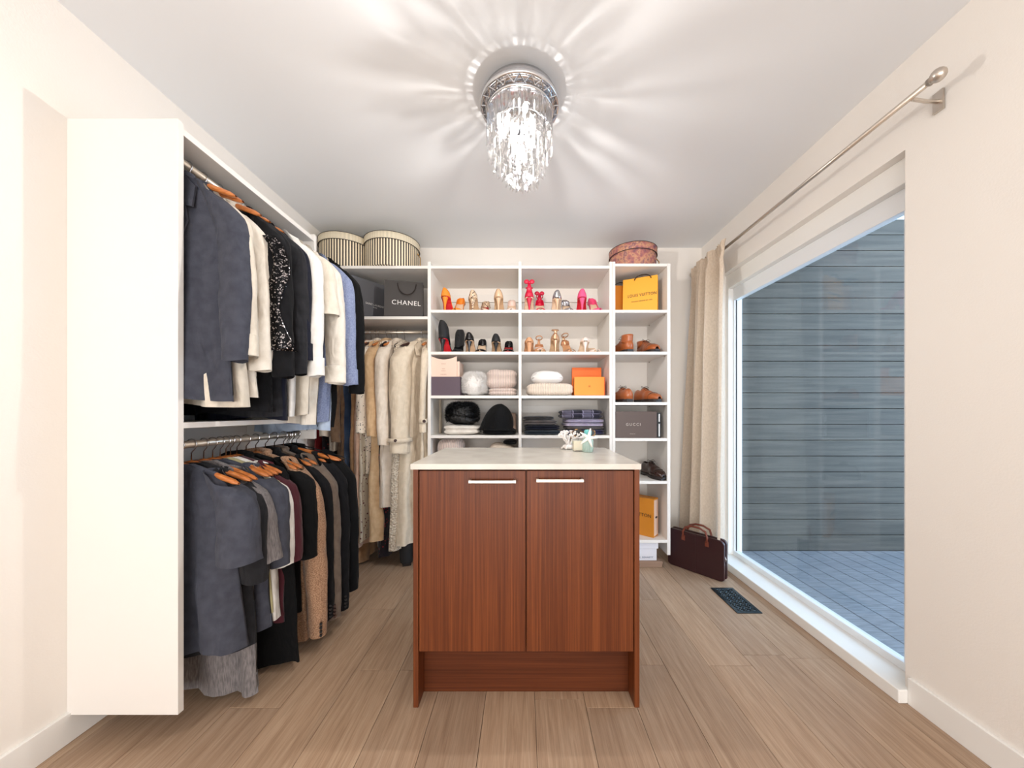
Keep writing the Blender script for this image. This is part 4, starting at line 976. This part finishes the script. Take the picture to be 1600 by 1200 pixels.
# row 5
o, h = folded('folded_sweater', 'rolled dusty pink sweater low behind the island, at left', 'sweater', 679, 722, 688, 0.6305 + 0.12, M['kpink'], 50, n_=2.6, nz=0.02, groove=0)
o2, h2 = folded('folded_sweater', 'dusty pink sweater under the rolled one behind the island', 'sweater', 679, 728, 716, 0.6305, M['kpink'], 51, n_=4)
o.location.z = 0.6305 + h2 * 0.97
o3, h3 = folded('folded_blanket', 'beige folded blanket just visible above the island top', 'blanket', 760, 806, 694, 0.6305, C['stone'], 52, n_=4, groove=0.1)
o4 = pillow(0.10, 0.12, 0.035, 53, 3, 0.03).build('folded_scarf', C['black'], None, True); o4.location = (X(797, 2.5), 2.52, 0.6305 + h3 * 0.97); tag(o4, 'small black scarf lying on the beige blanket', 'scarf')

# ------------------------------------------------------------------ shoes
def leather(name, c, rough=0.35, metal=0.0): return base_mat(name, c, rough, metal, coat=0.2)
S = dict(orange=leather('orange_suede', (236, 138, 34), 0.7), red=leather('red_sole', (200, 28, 40), 0.3), nude=leather('nude_patent', (214, 176, 142), 0.25), nudein=leather('nude_lining', (226, 196, 166), 0.6),
         crimson=leather('crimson_satin', (208, 16, 60), 0.5), pink=leather('hot_pink_suede', (238, 84, 132), 0.7), silver=leather('silver_leather', (196, 196, 200), 0.2, 0.9), blackp=leather('black_patent', (18, 14, 16), 0.12),
         blacks=leather('black_suede', (24, 24, 26), 0.85), tan=leather('tan_leather', (204, 148, 106), 0.4), gold=leather('rose_gold_leather', (206, 160, 126), 0.28, 0.6), pale=leather('pale_pink_leather', (236, 212, 200), 0.35),
         redin=leather('red_lining', (170, 30, 36), 0.5), tansole=leather('tan_sole', (196, 160, 124), 0.5), cognac=leather('cognac_leather', (168, 88, 40), 0.3), darksole=leather('dark_rubber_sole', (38, 30, 28), 0.6), darkbr=leather('dark_brown_leather', (56, 34, 28), 0.25),
         brown=leather('brown_lace', (70, 40, 26), 0.6))
def leop():
    m = base_mat('leopard_glitter', (206, 178, 148), 0.35); nn, l = nodes(m); b = nn['Principled BSDF']
    tc = nn.new('ShaderNodeTexCoord'); v = nn.new('ShaderNodeTexVoronoi'); v.inputs['Scale'].default_value = 80; l.new(tc.outputs['Object'], v.inputs['Vector'])
    r = nn.new('ShaderNodeValToRGB'); r.color_ramp.elements[0].position = 0.30; r.color_ramp.elements[0].color = (*lin((70, 30, 30)), 1); r.color_ramp.elements[1].position = 0.42; r.color_ramp.elements[1].color = (*lin((212, 186, 156)), 1)
    l.new(v.outputs['Distance'], r.inputs[0]); l.new(r.outputs[0], b.inputs['Base Color']); return m
S['leopard'] = leop()
def interp(tab, t):
    for (a, va), (b, vb) in zip(tab, tab[1:]):
        if t <= b:
            f = (t - a) / (b - a); f = f * f * (3 - 2 * f); return va + (vb - va) * f
    return tab[-1][1]
WT = [(0, 0.012), (0.05, 0.026), (0.14, 0.033), (0.35, 0.031), (0.5, 0.038), (0.68, 0.045), (0.8, 0.039), (0.92, 0.021), (1.0, 0.004)]
def high_heel(label, loc, rz, out, sole, inner, Hh=0.10, L=0.205, kind='pump', heelw=0.0055, bow=None, name='high_heel', pair=None, wall=0.056, plat=0.0, heelm=None, cat='shoe'):
    t = thing(name, label, cat, loc, rz, pair)
    ts = [0, .03, .07, .12, .18, .25, .33, .42, .5, .56, .62, .68, .74, .8, .86, .92, .96, 1.0]
    def zs(t_): return interp([(0, Hh), (0.16, Hh * 0.97), (0.62, 0.004), (1.0, 0.008)], t_) + plat * (1 if t_ > 0.5 else t_ * 2)
    hts = [(0, wall), (0.05, wall * 0.97), (0.13, wall * 0.80), (0.33, wall * 0.42), (0.55, 0.020), (0.64, 0.030), (0.8, 0.024), (1.0, 0.012)]
    tv = 0.60
    Lh = L
    prof = []
    for t_ in ts:
        w = interp(WT, t_); z0 = zs(t_); h = interp(hts, t_); y = t_ * Lh
        row = []
        for k in range(11):
            a = PI * k / 10
            if t_ < tv:   # straight-ish walls
                s = min(k, 10 - k) / 4.0
                sd = -1 if k < 5 else 1
                if k == 5: row.append((0, y, z0 + h)); continue
                row.append((sd * w * (1 - (0.10 + 0.42 * max(0, 1 - t_ / 0.25)) * s ** 2) , y - 0.004 * s * (t_ == 0), z0 + h * min(s, 1)))
            else: row.append((-w * math.cos(a), y, z0 + h * math.sin(a) ** 0.8))
        prof.append(row)
    up_ = MB(); vs = [p for r in prof for p in r]; fs = []
    for i in range(len(ts) - 1):
        for k in range(10):
            if k in (4, 5) and ts[i] < tv: continue
            if kind == 'sandal' and (0.14 < ts[i] < 0.66 or ts[i] > 0.86): continue
            if kind == 'mule' and (ts[i] < 0.66 or ts[i] > 0.86): continue
            fs.append((i * 11 + k, i * 11 + k + 1, (i + 1) * 11 + k + 1, (i + 1) * 11 + k))
    if kind != 'mule':
        for k in range(4): fs.append((k, k + 1, 9 - k, 10 - k))      # close the back of the heel
    if kind == 'sandal':
        mid = [f for f in fs if min(f) // 11 < 8]; toe = [f for f in fs if min(f) // 11 >= 8]
        up_.add(vs, mid); up_.build('heel_counter', out, t, True, solid=0.0016)
        MB().add(vs, toe).build('toe_strap', out, t, True, solid=0.0016)
    else:
        up_.add(vs, fs); up_.build('upper', out, t, True, solid=0.0016)
    so = MB(); si = MB()
    for i in range(len(ts) - 1):
        w0, w1 = interp(WT, ts[i]), interp(WT, ts[i + 1]); z0, z1 = zs(ts[i]), zs(ts[i + 1]); y0, y1 = ts[i] * Lh, ts[i + 1] * Lh
        so.add([(-w0, y0, z0), (w0, y0, z0), (w1, y1, z1), (-w1, y1, z1), (-w0, y0, z0 - 0.004 - plat), (w0, y0, z0 - 0.004 - plat), (w1, y1, z1 - 0.004 - plat), (-w1, y1, z1 - 0.004 - plat)],
               [(0, 1, 2, 3), (7, 6, 5, 4), (0, 3, 7, 4), (1, 5, 6, 2)])
        if i: si.add([(-w0 * .94, y0, z0 + 0.002), (w0 * .94, y0, z0 + 0.002), (w1 * .94, y1, z1 + 0.002), (-w1 * .94, y1, z1 + 0.002)], [(0, 1, 2, 3)])
    so.build('sole', sole, t, True, recalc=False); si.build('insole', inner, t, True)
    he = MB(); vs = []; fs = []; NR = 9
    for i in range(NR):
        f = i / (NR - 1); zz = (Hh - 0.003) * (1 - f)
        wx = 0.023 * (1 - f) ** 2.2 + heelw * (1 - (1 - f) ** 2.2); ly = 0.026 * (1 - f) ** 1.8 + heelw * (1 - (1 - f) ** 1.8)
        yc = 0.026 - 0.010 * math.sin(f * PI * 0.8) * 0.6 - 0.004 * f
        for k in range(8):
            a = 2 * PI * k / 8; vs.append((wx * math.cos(a), yc + ly * math.sin(a), zz))
    for i in range(NR - 1):
        for k in range(8): fs.append((i * 8 + k, i * 8 + (k + 1) % 8, (i + 1) * 8 + (k + 1) % 8, (i + 1) * 8 + k))
    fs.append(tuple(range((NR - 1) * 8, NR * 8)))
    he.add(vs, fs); he.build('heel', heelm or out, t, True)
    if kind in ('sandal', 'mule') and kind != 'mule' or bow:
        zz = Hh + 0.072
        ring = [(0.024 * math.cos(k * PI / 10), 0.030 + 0.030 * math.sin(k * PI / 10), zz + 0.010 * math.sin(k * PI / 10)) for k in range(20)]
        MB().tube(ring, 0.0032, 6, closed=True, flat=1.6).build('ankle_strap', out, t, True)
        MB().tube([(0, 0.002, Hh + wall - 0.01), (0, -0.002, zz)], [0.014, 0.006], 8, flat=0.4).build('back_strap', out, t, True)
    if bow:
        for s in (-1, 1):
            MB().sphere((s * 0.019, -0.004, Hh + 0.105), 0.019, 10, 8, sc_=(1, .45, .85)).build('bow_loop', out, t, True)
        MB().sphere((0, -0.006, Hh + 0.098), 0.008, 8, 6).build('bow_knot', out, t, True)
        MB().tube([(0, -0.002, Hh + 0.095), (0, -0.002, Hh + 0.03)], [0.010, 0.022], 8, flat=0.35).build('heel_panel', out, t, True)
    return t
def boot(label, loc, rz, out, sole, Hh=0.09, laces=False):
    t = high_heel(label, loc, rz, out, sole, out, Hh=Hh, name='ankle_boot', heelw=0.008, pair='shoes on the second shelf', wall=0.07, cat='boot')
    def fn(u, v):
        a = u * 2 * PI
        w = 0.034 * (1 - 0.45 * max(0, (v - 0.6) / 0.4) ** 2); yc = 0.048 - 0.016 * v
        z = Hh + 0.01 + v * 0.105
        return (w * math.cos(a), yc + (0.048 - 0.006 * v) * math.sin(a) + (0.045 * (1 - v) ** 2 if math.sin(a) > 0 else 0) * math.sin(a), z - 0.05 * (1 - v) ** 2 * max(0, math.sin(a))- 0.012 * v * math.sin(a))
    MB().grid(fn, 24, 12, cu=True).build('shaft', out, t, True, solid=0.003)
    if laces:
        for k in range(5):
            z = Hh + 0.02 + k * 0.018; y = 0.096 - k * 0.006 + 0.012 * (1 - k / 5)
            MB().tube([(-0.018, y - 0.01, z - 0.004), (0, y + 0.004, z + 0.002), (0.018, y - 0.01, z - 0.004)], 0.0022, 5).build('lace', S['blackp'], t, True)
    return t
def low_shoe(label, loc, rz, out, sole, high=0.0, L=0.285, name='dress_shoe', lacem=None, cat='shoe', group=None):
    t = thing(name, label, cat, loc, rz, group)
    W2 = [(0, 0.022), (0.06, 0.032), (0.2, 0.034), (0.4, 0.034), (0.65, 0.048), (0.82, 0.046), (0.94, 0.032), (1, 0.012)]
    H2 = [(0, 0.062), (0.08, 0.078), (0.28, 0.076), (0.38, 0.088), (0.55, 0.066), (0.7, 0.048), (0.88, 0.040), (1.0, 0.018)]
    def sec(t_, k, s=1.0):
        w = interp(W2, t_); h = interp(H2, t_); a = PI * k / 12
        return (-w * math.cos(a) * s * (1 if abs(math.cos(a)) > .3 else 1), t_ * L, 0.022 + h * math.sin(a) ** 0.55 * s)
    def fn(u, v):
        return sec(v, u * 12)
    m = MB(); nV = 26
    vs = [sec(j / (nV - 1), k) for j in range(nV) for k in range(13)]; fs = []
    for j in range(nV - 1):
        for k in range(12):
            tt = j / (nV - 1)
            if 0.05 < tt < 0.30 and 4 <= k <= 7: continue
            fs.append((j * 13 + k, j * 13 + k + 1, (j + 1) * 13 + k + 1, (j + 1) * 13 + k))
    fs.append(tuple(range(13)))
    m.add(vs, fs); m.build('upper', out, t, True, solid=0.003)
    s_ = MB()
    for (z0, z1, t0, t1, ex) in ((0.012, 0.023, 0, 1, 1.06), (0.0, 0.013, 0.45, 0.97, 1.0), (0.0, 0.013, 0, 0.26, 1.04)):
        ks = [t0 + (t1 - t0) * i / 12 for i in range(13)]
        ol = [(-interp(W2, q) * ex, q * L * 1.01 - 0.002) for q in ks] + [(interp(W2, q) * ex, q * L * 1.01 - 0.002) for q in ks[::-1]]
        nO = len(ol)
        s_.add([(x, y, z0) for x, y in ol] + [(x, y, z1) for x, y in ol], [tuple(range(nO - 1, -1, -1)), tuple(range(nO, 2 * nO))] + [(i, (i + 1) % nO, (i + 1) % nO + nO, i + nO) for i in range(nO)])
    s_.build('sole', sole, t)
    lm = lacem or S['brown']
    if high:
        def sh(u, v):
            a = u * 2 * PI; return (0.036 * math.cos(a), L * 0.19 + 0.050 * math.sin(a) - 0.01 * v, 0.075 + high * v + 0.012 * math.sin(a) * (1 - v))
        MB().grid(sh, 22, 6, cu=True).build('shaft', out, t, True, solid=0.004)
    for k in range(4):
        q = 0.34 + k * 0.055; h = interp(H2, q) + 0.024
        MB().tube([(-0.020, q * L, h - 0.006), (0, q * L, h + 0.002), (0.020, q * L, h - 0.006)], 0.0022, 5).build('lace', lm, t, True)
    for s in (-1, 1):
        MB().tube([(0, 0.33 * L, 0.115), (s * 0.022, 0.36 * L, 0.124 + high * .1), (s * 0.034, 0.40 * L, 0.112), (s * 0.012, 0.35 * L, 0.112)], 0.0018, 5, closed=True).build('lace_bow', lm, t, True)
    MB().tube([(interp(W2, 0.74) * math.cos(PI * k / 12) * -1.01, 0.74 * L + 0.012 * math.sin(PI * k / 12), 0.023 + (interp(H2, 0.74) + 0.001) * math.sin(PI * k / 12) ** 0.55) for k in range(13)], 0.0016, 5).build('toe_cap_seam', lm, t, True)
    return t
Z1, Z2 = 1.8165, 1.5215
def heel_fwd(px, z, *a, d=2.452, yaw=0, **k): return high_heel(a[0], (X(px, d), d, z), D(yaw), *a[1:], **k)
def toe_fwd(px, z, *a, d=2.452, yaw=0, L=0.205, **k):
    y = d + L; x = X(px, d)
    return high_heel(a[0], (x - math.sin(D(yaw)) * -L * 0 , y, z), D(180 + yaw), *a[1:], L=L, **k)
G1, G2 = 'shoes on the top shelf', 'shoes on the second shelf'
heel_fwd(694, Z1, 'orange suede pump with its heel forward, leftmost shoe of the top shelf', S['orange'], S['red'], S['orange'], Hh=0.105, yaw=-6, pair=G1)
toe_fwd(714, Z1, 'orange suede pump with its toe forward, beside its tall mate', S['orange'], S['red'], S['nudein'], yaw=-4, pair=G1, Hh=0.10)
heel_fwd(738, Z1, 'leopard glitter pump with its heel forward', S['leopard'], S['tansole'], S['leopard'], Hh=0.090, pair=G1)
toe_fwd(756, Z1, 'leopard glitter pump with red lining, toe forward', S['leopard'], S['red'], S['redin'], Hh=0.075, pair=G1, yaw=-5)
heel_fwd(778.5, Z1, 'nude patent pump with its heel forward', S['nude'], S['tansole'], S['nude'], Hh=0.098, pair=G1, heelm=S['nude'])
toe_fwd(798.5, Z1, 'nude patent pump with its toe forward', S['pale'], S['tansole'], S['nudein'], Hh=0.085, pair=G1)
heel_fwd(827, Z1, 'crimson sandal with a big bow at the ankle, heel forward', S['crimson'], S['nudein'], S['nudein'], Hh=0.098, kind='pump', bow=True, pair=G1, name='bow_sandal')
toe_fwd(845, Z1, 'crimson bow sandal with its toe forward', S['crimson'], S['nudein'], S['nudein'], Hh=0.088, kind='sandal', bow=True, pair=G1, name='bow_sandal')
heel_fwd(871, Z1, 'silver and nude pump with its heel forward', S['silver'], S['nudein'], S['nudein'], Hh=0.09, pair=G1, heelm=S['nude'])
toe_fwd(886.5, Z1, 'silver and nude pump with its toe forward', S['silver'], S['tansole'], S['nudein'], Hh=0.085, yaw=6, pair=G1)
heel_fwd(910, Z1, 'hot pink suede pump with its heel forward', S['pink'], S['red'], S['pink'], Hh=0.098, yaw=-5, pair=G1)
toe_fwd(931, Z1, 'hot pink suede pump with nude lining, toe forward', S['pink'], S['red'], S['nudein'], Hh=0.098, yaw=9, pair=G1)
boot('black suede ankle boot with a red sole, heel forward', (X(690, 2.452), 2.452, Z2), D(-8), S['blacks'], S['red'], 0.10)
boot('black lace-up ankle boot with its toe forward', (X(712, 2.452), 2.452 + 0.205, Z2), D(180), S['blacks'], S['darksole'], 0.085, True)
heel_fwd(732.5, Z2, 'black patent pump with a nude inside, heel forward', S['blackp'], S['nude'], S['nudein'], Hh=0.085, pair=G2)
toe_fwd(749.5, Z2, 'black-trimmed tan pump with its toe forward', S['blackp'], S['tansole'], S['nudein'], Hh=0.08, pair=G2)
heel_fwd(774.5, Z2, 'black suede pump with its heel forward', S['blacks'], S['tansole'], S['nudein'], Hh=0.075, pair=G2)
toe_fwd(793.5, Z2, 'black pump with a red lining, toe forward', S['blackp'], S['red'], S['redin'], Hh=0.065, pair=G2)
heel_fwd(827, Z2, 'tan block-heeled mule with its heel forward', S['tan'], S['tan'], S['nudein'], Hh=0.075, kind='pump', wall=0.03, heelw=0.014, pair=G2, name='heeled_sandal')
toe_fwd(844, Z2, 'tan strappy sandal with its toe forward', S['tan'], S['tansole'], S['pale'], Hh=0.065, kind='sandal', wall=0.03, pair=G2, name='heeled_sandal', plat=0.008)
heel_fwd(868, Z2, 'rose gold ankle-strap sandal with its heel forward', S['gold'], S['tansole'], S['nudein'], Hh=0.09, kind='sandal', pair=G2, name='heeled_sandal', wall=0.045)
toe_fwd(886, Z2, 'rose gold sandal with crossed straps, toe forward', S['gold'], S['tan'], S['tan'], Hh=0.085, kind='sandal', yaw=12, pair=G2, name='heeled_sandal', wall=0.045)
heel_fwd(915, Z2, 'pale pink slip-on sandal with its heel forward', S['pale'], S['nudein'], S['pale'], Hh=0.08, kind='pump', wall=0.025, pair=G2, name='heeled_sandal')
toe_fwd(929, Z2, 'pale pink slip-on sandal with its toe forward', S['pale'], S['nudein'], S['nudein'], Hh=0.06, kind='mule', yaw=6, pair=G2, name='heeled_sandal')
low_shoe('cognac leather ankle boot with its heel forward on the tower shelf', (X(985, 2.46), 2.46, 1.5215), D(12), S['cognac'], S['darksole'], 0.055, name='lace_up_boot', cat='boot')
low_shoe('cognac leather lace-up boot with its toe forward on the tower shelf', (X(1000, 2.72), 2.73, 1.5215), D(186), S['cognac'], S['darksole'], 0.045, name='lace_up_boot', cat='boot')
low_shoe('polished cognac dress shoe with its heel forward', (X(984, 2.46), 2.46, 1.1665), D(10), S['cognac'], S['darksole'])
low_shoe('polished cognac dress shoe with its toe pointing right', (X(995, 2.70), 2.71, 1.1665), D(195), S['cognac'], S['darksole'])
low_shoe('dark brown lace-up shoe half hidden behind the island corner', (X(1006, 2.72), 2.725, 0.6105), D(190), S['darkbr'], S['darksole'], lacem=S['blackp'])
low_shoe('dark brown shoe with its heel forward beside its mate, behind the island', (X(982, 2.46), 2.46, 0.6105), D(6), S['darkbr'], S['darksole'], lacem=S['blackp'])
bt = thing('tall_boot', 'tall black boot standing on the floor behind the island', 'boot', (X(640, 2.5), 2.44, 0.0005), D(20))
def bf(u, v):
    a = u * 2 * PI; return ((0.043 + 0.012 * v) * math.cos(a), 0.06 + (0.05 + 0.012 * v) * math.sin(a), 0.02 + 0.20 * v)
MB().grid(bf, 22, 12, cu=True).build('shaft', S['blacks'], bt, True, solid=0.003)
MB().sphere((0, 0.13, 0.022), 0.05, 16, 10, sc_=(0.85, 2.0, 0.9)).box(-0.03, 0.03, 0.02, 0.08, 0, 0.03).xform(Matrix.Translation((0, -0.0, 0.02))).build('foot', S['blacks'], bt, True)
MB().cbox((0, 0.05, 0.012), (0.06, 0.07, 0.024)).build('heel', S['blackp'], bt, bevel=0.004)

# ------------------------------------------------------------------ things on the island
IZ = 0.9075
def island_pt(px, py): d = (EYE - IZ) * F / (py - CY); return (X(px, d), d)
M['coral'] = base_mat('white_coral', (238, 232, 228), 0.7)
p = island_pt(889, 702)
ct = thing('coral_ornament', 'white branching coral ornament on the island top', 'ornament', (p[0], p[1], IZ))
rr = random.Random(3); cb = MB()
def branch(p0, dv, ln, r, dep):
    p1 = p0 + dv * ln; cb.tube([p0, (p0 + p1) / 2 + Vector((rr.uniform(-1, 1), rr.uniform(-1, 1), 0)) * ln * 0.08, p1], [r, r * 0.9, r * 0.8], 6); cb.sphere(p1, r * 1.15, 6, 5)
    if dep:
        for k in range(3):
            nd = (dv + Vector((rr.uniform(-1, 1), rr.uniform(-0.6, 0.6), rr.uniform(-0.35, 0.7))) * 0.9).normalized(); branch(p1, nd, ln * 0.72, r * 0.82, dep - 1)
for k in range(5):
    a = k * 2 * PI / 5 + 0.3; branch(Vector((0.008 * math.cos(a), 0.008 * math.sin(a), 0.022)), Vector((0.6 * math.cos(a), 0.4 * math.sin(a), 1)).normalized(), 0.030, 0.0055, 3)
cb.build('branches', M['coral'], ct, True)
MB().sphere((0, 0, 0.012), 0.026, 12, 8, sc_=(1.2, 1, 0.5)).build('base', M['coral'], ct, True)
for k in range(3):
    a = 2.4 + k * 0.9; MB().tube([(0, 0, 0.025), (0.025 * math.cos(a), 0.025 * math.sin(a), 0.018), (0.040 * math.cos(a), 0.036 * math.sin(a), 0.004)], [0.008, 0.006, 0.004], 7).build('foot', M['coral'], ct, True)
p = island_pt(904.5, 706)
M['wax'] = base_mat('cream_wax', (232, 218, 196), 0.5); M['wax'].node_tree.nodes['Principled BSDF'].inputs['Subsurface Weight'].default_value = 0.2
def thin_glass(name, tint, mixf):
    m = bpy.data.materials.new(name); m.use_nodes = True; n, l = nodes(m); b = n['Principled BSDF']; b.inputs['Base Color'].default_value = (*lin(tint), 1); b.inputs['Roughness'].default_value = 0.08
    tr = n.new('ShaderNodeBsdfTransparent'); tr.inputs[0].default_value = (*lin(tint), 1); mx = n.new('ShaderNodeMixShader'); mx.inputs[0].default_value = mixf
    l.new(tr.outputs[0], mx.inputs[1]); l.new(b.outputs[0], mx.inputs[2]); l.new(mx.outputs[0], n['Material Output'].inputs[0]); return m
M['jarglass'] = thin_glass('clear_glass', (246, 248, 246), 0.12)
ca = thing('candle', 'cream candle in a square glass on the island top', 'candle', (p[0], p[1] + 0.028, IZ))
MB().box(-0.024, 0.024, -0.024, 0.024, 0.004, 0.050).build('wax', M['wax'], ca, bevel=0.004)
gb = MB(); gb.box(-0.027, 0.027, -0.027, 0.027, 0.0, 0.058); o = gb.build('glass', M['jarglass'], ca, bevel=0.005)
MB().tube([(0, 0, 0.05), (0.001, 0, 0.062)], 0.001, 5).build('wick', M['black'], ca)
lt_ = MB()
for q in range(9): lt_.cbox((-0.014 + q * 0.0032, -0.0278, 0.006 - (q % 2) * 0.0006), (0.0022, 0.0004, 0.0024))
lt_.build('label_print', M['black_ink'], ca)
p = island_pt(920, 707)
M['aqua'] = thin_glass('aqua_glass', (222, 238, 232), 0.45)
M['aqua_lid'] = base_mat('turquoise_stopper', (110, 190, 190), 0.3)
ja = thing('glass_jar', 'pale aqua glass jar with turquoise stopper on the island top', 'jar', (p[0], p[1] + 0.026, IZ))
MB().lathe([(0, 0), (0.022, 0), (0.024, 0.004), (0.024, 0.062), (0.019, 0.070), (0.019, 0.078), (0.0, 0.078)], 20).build('jar_body', M['aqua'], ja, True)
for k in range(10):
    a = k * 2 * PI / 10; MB().tube([(0.0242 * math.cos(a), 0.0242 * math.sin(a), 0.006), (0.0242 * math.cos(a), 0.0242 * math.sin(a), 0.060)], 0.0022, 6).build('rib', M['aqua'], ja, True)
MB().lathe([(0, 0.078), (0.015, 0.078), (0.018, 0.086), (0.018, 0.100), (0.012, 0.106), (0, 0.107)], 16).build('stopper', M['aqua_lid'], ja, True)
p2 = (p[0] - 0.005, p[1] - 0.004)
stf = MB()
for k in range(5):
    a = PI / 2 + k * 2 * PI / 5 - 0.30; Ls = 0.046
    stf.tube([(0, 0, 0), (Ls * 0.5 * math.cos(a), -0.002, Ls * 0.5 * math.sin(a)), (Ls * math.cos(a), 0.002, Ls * math.sin(a))], [0.0095, 0.0065, 0.003], 8, flat=1.0)
o = stf.build('starfish', base_mat('white_starfish', (236, 230, 222), 0.75), None, True); o.location = (p2[0], p2[1] - 0.012, IZ + 0.070); o.rotation_euler = (D(-12), 0, D(6)); tag(o, 'white starfish leaning on the aqua glass jar', 'starfish')
M['tort'] = base_mat('tortoiseshell', (150, 108, 58), 0.2); add_noise_color(M['tort'], (40, 26, 20), 60, (0.45, 0.55))
sg = thing('sunglasses', 'tortoiseshell sunglasses resting behind the candle and the jar', 'sunglasses', (X(912, 1.74), 1.735, IZ))
for s in (-1, 1):
    MB().tube([(s * 0.032 + 0.024 * math.cos(k * PI / 10), 0, 0.085 + 0.018 * math.sin(k * PI / 10)) for k in range(20)], 0.0035, 6, closed=True).build('rim', M['tort'], sg, True)
    MB().tube([(s * 0.055, 0, 0.094), (s * 0.058, 0.045, 0.06), (s * 0.054, 0.08, 0.004)], 0.003, 6).build('temple', M['tort'], sg, True)
    MB().lathe([(0.0, 0), (0.021, 0), (0.021, 0.001), (0, 0.001)], 16).xform(Matrix.Translation((s * 0.032, 0, 0.085)) @ Matrix.Rotation(PI / 2, 4, 'X')).build('lens', M['black'], sg)
MB().tube([(-0.01, 0, 0.092), (0.01, 0, 0.092)], 0.003, 6).build('bridge', M['tort'], sg)

# ------------------------------------------------------------------ briefcase, floor vent
M['oxblood'] = base_mat('oxblood_leather', (48, 21, 24), 0.38, coat=0.1); add_bump(M['oxblood'], 160, 0.15, dist=0.003)
M['chestnut'] = base_mat('chestnut_leather', (112, 54, 38), 0.4)
c, a, w = box_at((1.055, 2.49), (1.275, 2.225))
bc = thing('briefcase', 'dark oxblood leather briefcase standing on the floor against the curtain', 'briefcase', (c[0], c[1], 0.0), a)
def rounded(w, h, r, n_=6):
    pts = []
    for cx, cz, a0 in ((w / 2 - r, r * 0.6, -PI / 2), (w / 2 - r, h - r, 0), (-w / 2 + r, h - r, PI / 2), (-w / 2 + r, r * 0.6, PI)):
        rz_ = r
        for k in range(n_ + 1):
            t_ = a0 + PI / 2 * k / n_; pts.append((cx + r * math.cos(t_), cz + (r if cz > h / 2 else r * 0.6) * math.sin(t_)))
    return pts
def plate(w, h, y0, y1, r, mat, name, par, bevel=0.003, z=0.002):
    ol = rounded(w, h, r); nO = len(ol)
    m = MB(); m.add([(x, y0, zz + z) for x, zz in ol] + [(x, y1, zz + z) for x, zz in ol], [tuple(range(nO)), tuple(range(2 * nO - 1, nO - 1, -1))] + [(i, (i + 1) % nO, (i + 1) % nO + nO, i + nO) for i in range(nO)])
    return m.build(name, mat, par, bevel=bevel)
BW, BHt = w + 0.03, 0.262
plate(BW, BHt, 0.0, 0.022, 0.03, M['oxblood'], 'front_panel', bc)
plate(BW - 0.012, BHt - 0.008, 0.024, 0.040, 0.03, M['black'], 'gusset', bc)
plate(BW, BHt, 0.042, 0.060, 0.03, M['oxblood'], 'back_panel', bc)
MB().box(-0.010, 0.010, -0.003, 0.001, 0.004, BHt - 0.004).build('centre_seam', M['oxblood'], bc, bevel=0.001)
for yy in (-0.004, 0.064):
    pts = [(-0.075, yy, BHt - 0.030), (-0.078, yy, BHt), (-0.062, yy + 0.006, BHt + 0.034), (-0.02, yy + 0.008, BHt + 0.050), (0.03, yy + 0.008, BHt + 0.050), (0.072, yy + 0.006, BHt + 0.034), (0.085, yy, BHt), (0.082, yy, BHt - 0.030)]
    MB().tube(pts, 0.0072, 8).build('handle', M['chestnut'], bc, True)
for x_ in (-0.075, 0.082): MB().box(x_ - 0.012, x_ + 0.012, -0.005, 0.0, BHt - 0.060, BHt - 0.024).build('handle_tab', M['chestnut'], bc, bevel=0.002)
MB().tube([(BW / 2 - 0.004, 0.023, BHt * 0.62), (BW / 2 + 0.004, 0.020, BHt * 0.56), (BW / 2 + 0.002, 0.020, BHt * 0.50)], 0.003, 6).build('zip_pull', M['nickel'], bc, True)
M['bronze'] = base_mat('dark_bronze', (58, 68, 74), 0.35, 0.8)
ve = thing('floor_vent', 'dark metal floor vent with lattice grille near the sliding door', 'vent', (1.232, 2.015, 0.0))
vw, vl = 0.137, 0.27
fr = MB()
for (x0, x1, y0, y1) in ((-vw / 2, vw / 2, -vl / 2, -vl / 2 + 0.016), (-vw / 2, vw / 2, vl / 2 - 0.016, vl / 2), (-vw / 2, -vw / 2 + 0.018, -vl / 2 + 0.016, vl / 2 - 0.016), (vw / 2 - 0.018, vw / 2, -vl / 2 + 0.016, vl / 2 - 0.016)):
    fr.box(x0, x1, y0, y1, 0.0004, 0.005)
fr.build('frame', M['bronze'], ve, bevel=0.001)
MB().box(-vw / 2 + 0.01, vw / 2 - 0.01, -vl / 2 + 0.01, vl / 2 - 0.01, 0.0003, 0.0012).build('duct', M['black'], ve)
gr = MB()
for i in range(3):
    for j in range(7):
        cx = -0.034 + i * 0.034; cy = -0.102 + j * 0.034
        gr.tube([(cx + 0.013 * math.cos(k * PI / 4), cy + 0.013 * math.sin(k * PI / 4), 0.0035) for k in range(8)], 0.0022, 5, closed=True)
        gr.tube([(cx - 0.017, cy - 0.017, 0.0032), (cx + 0.017, cy + 0.017, 0.0032)], 0.0016, 4); gr.tube([(cx + 0.017, cy - 0.017, 0.0032), (cx - 0.017, cy + 0.017, 0.0032)], 0.0016, 4)
gr.build('grille', M['bronze'], ve)
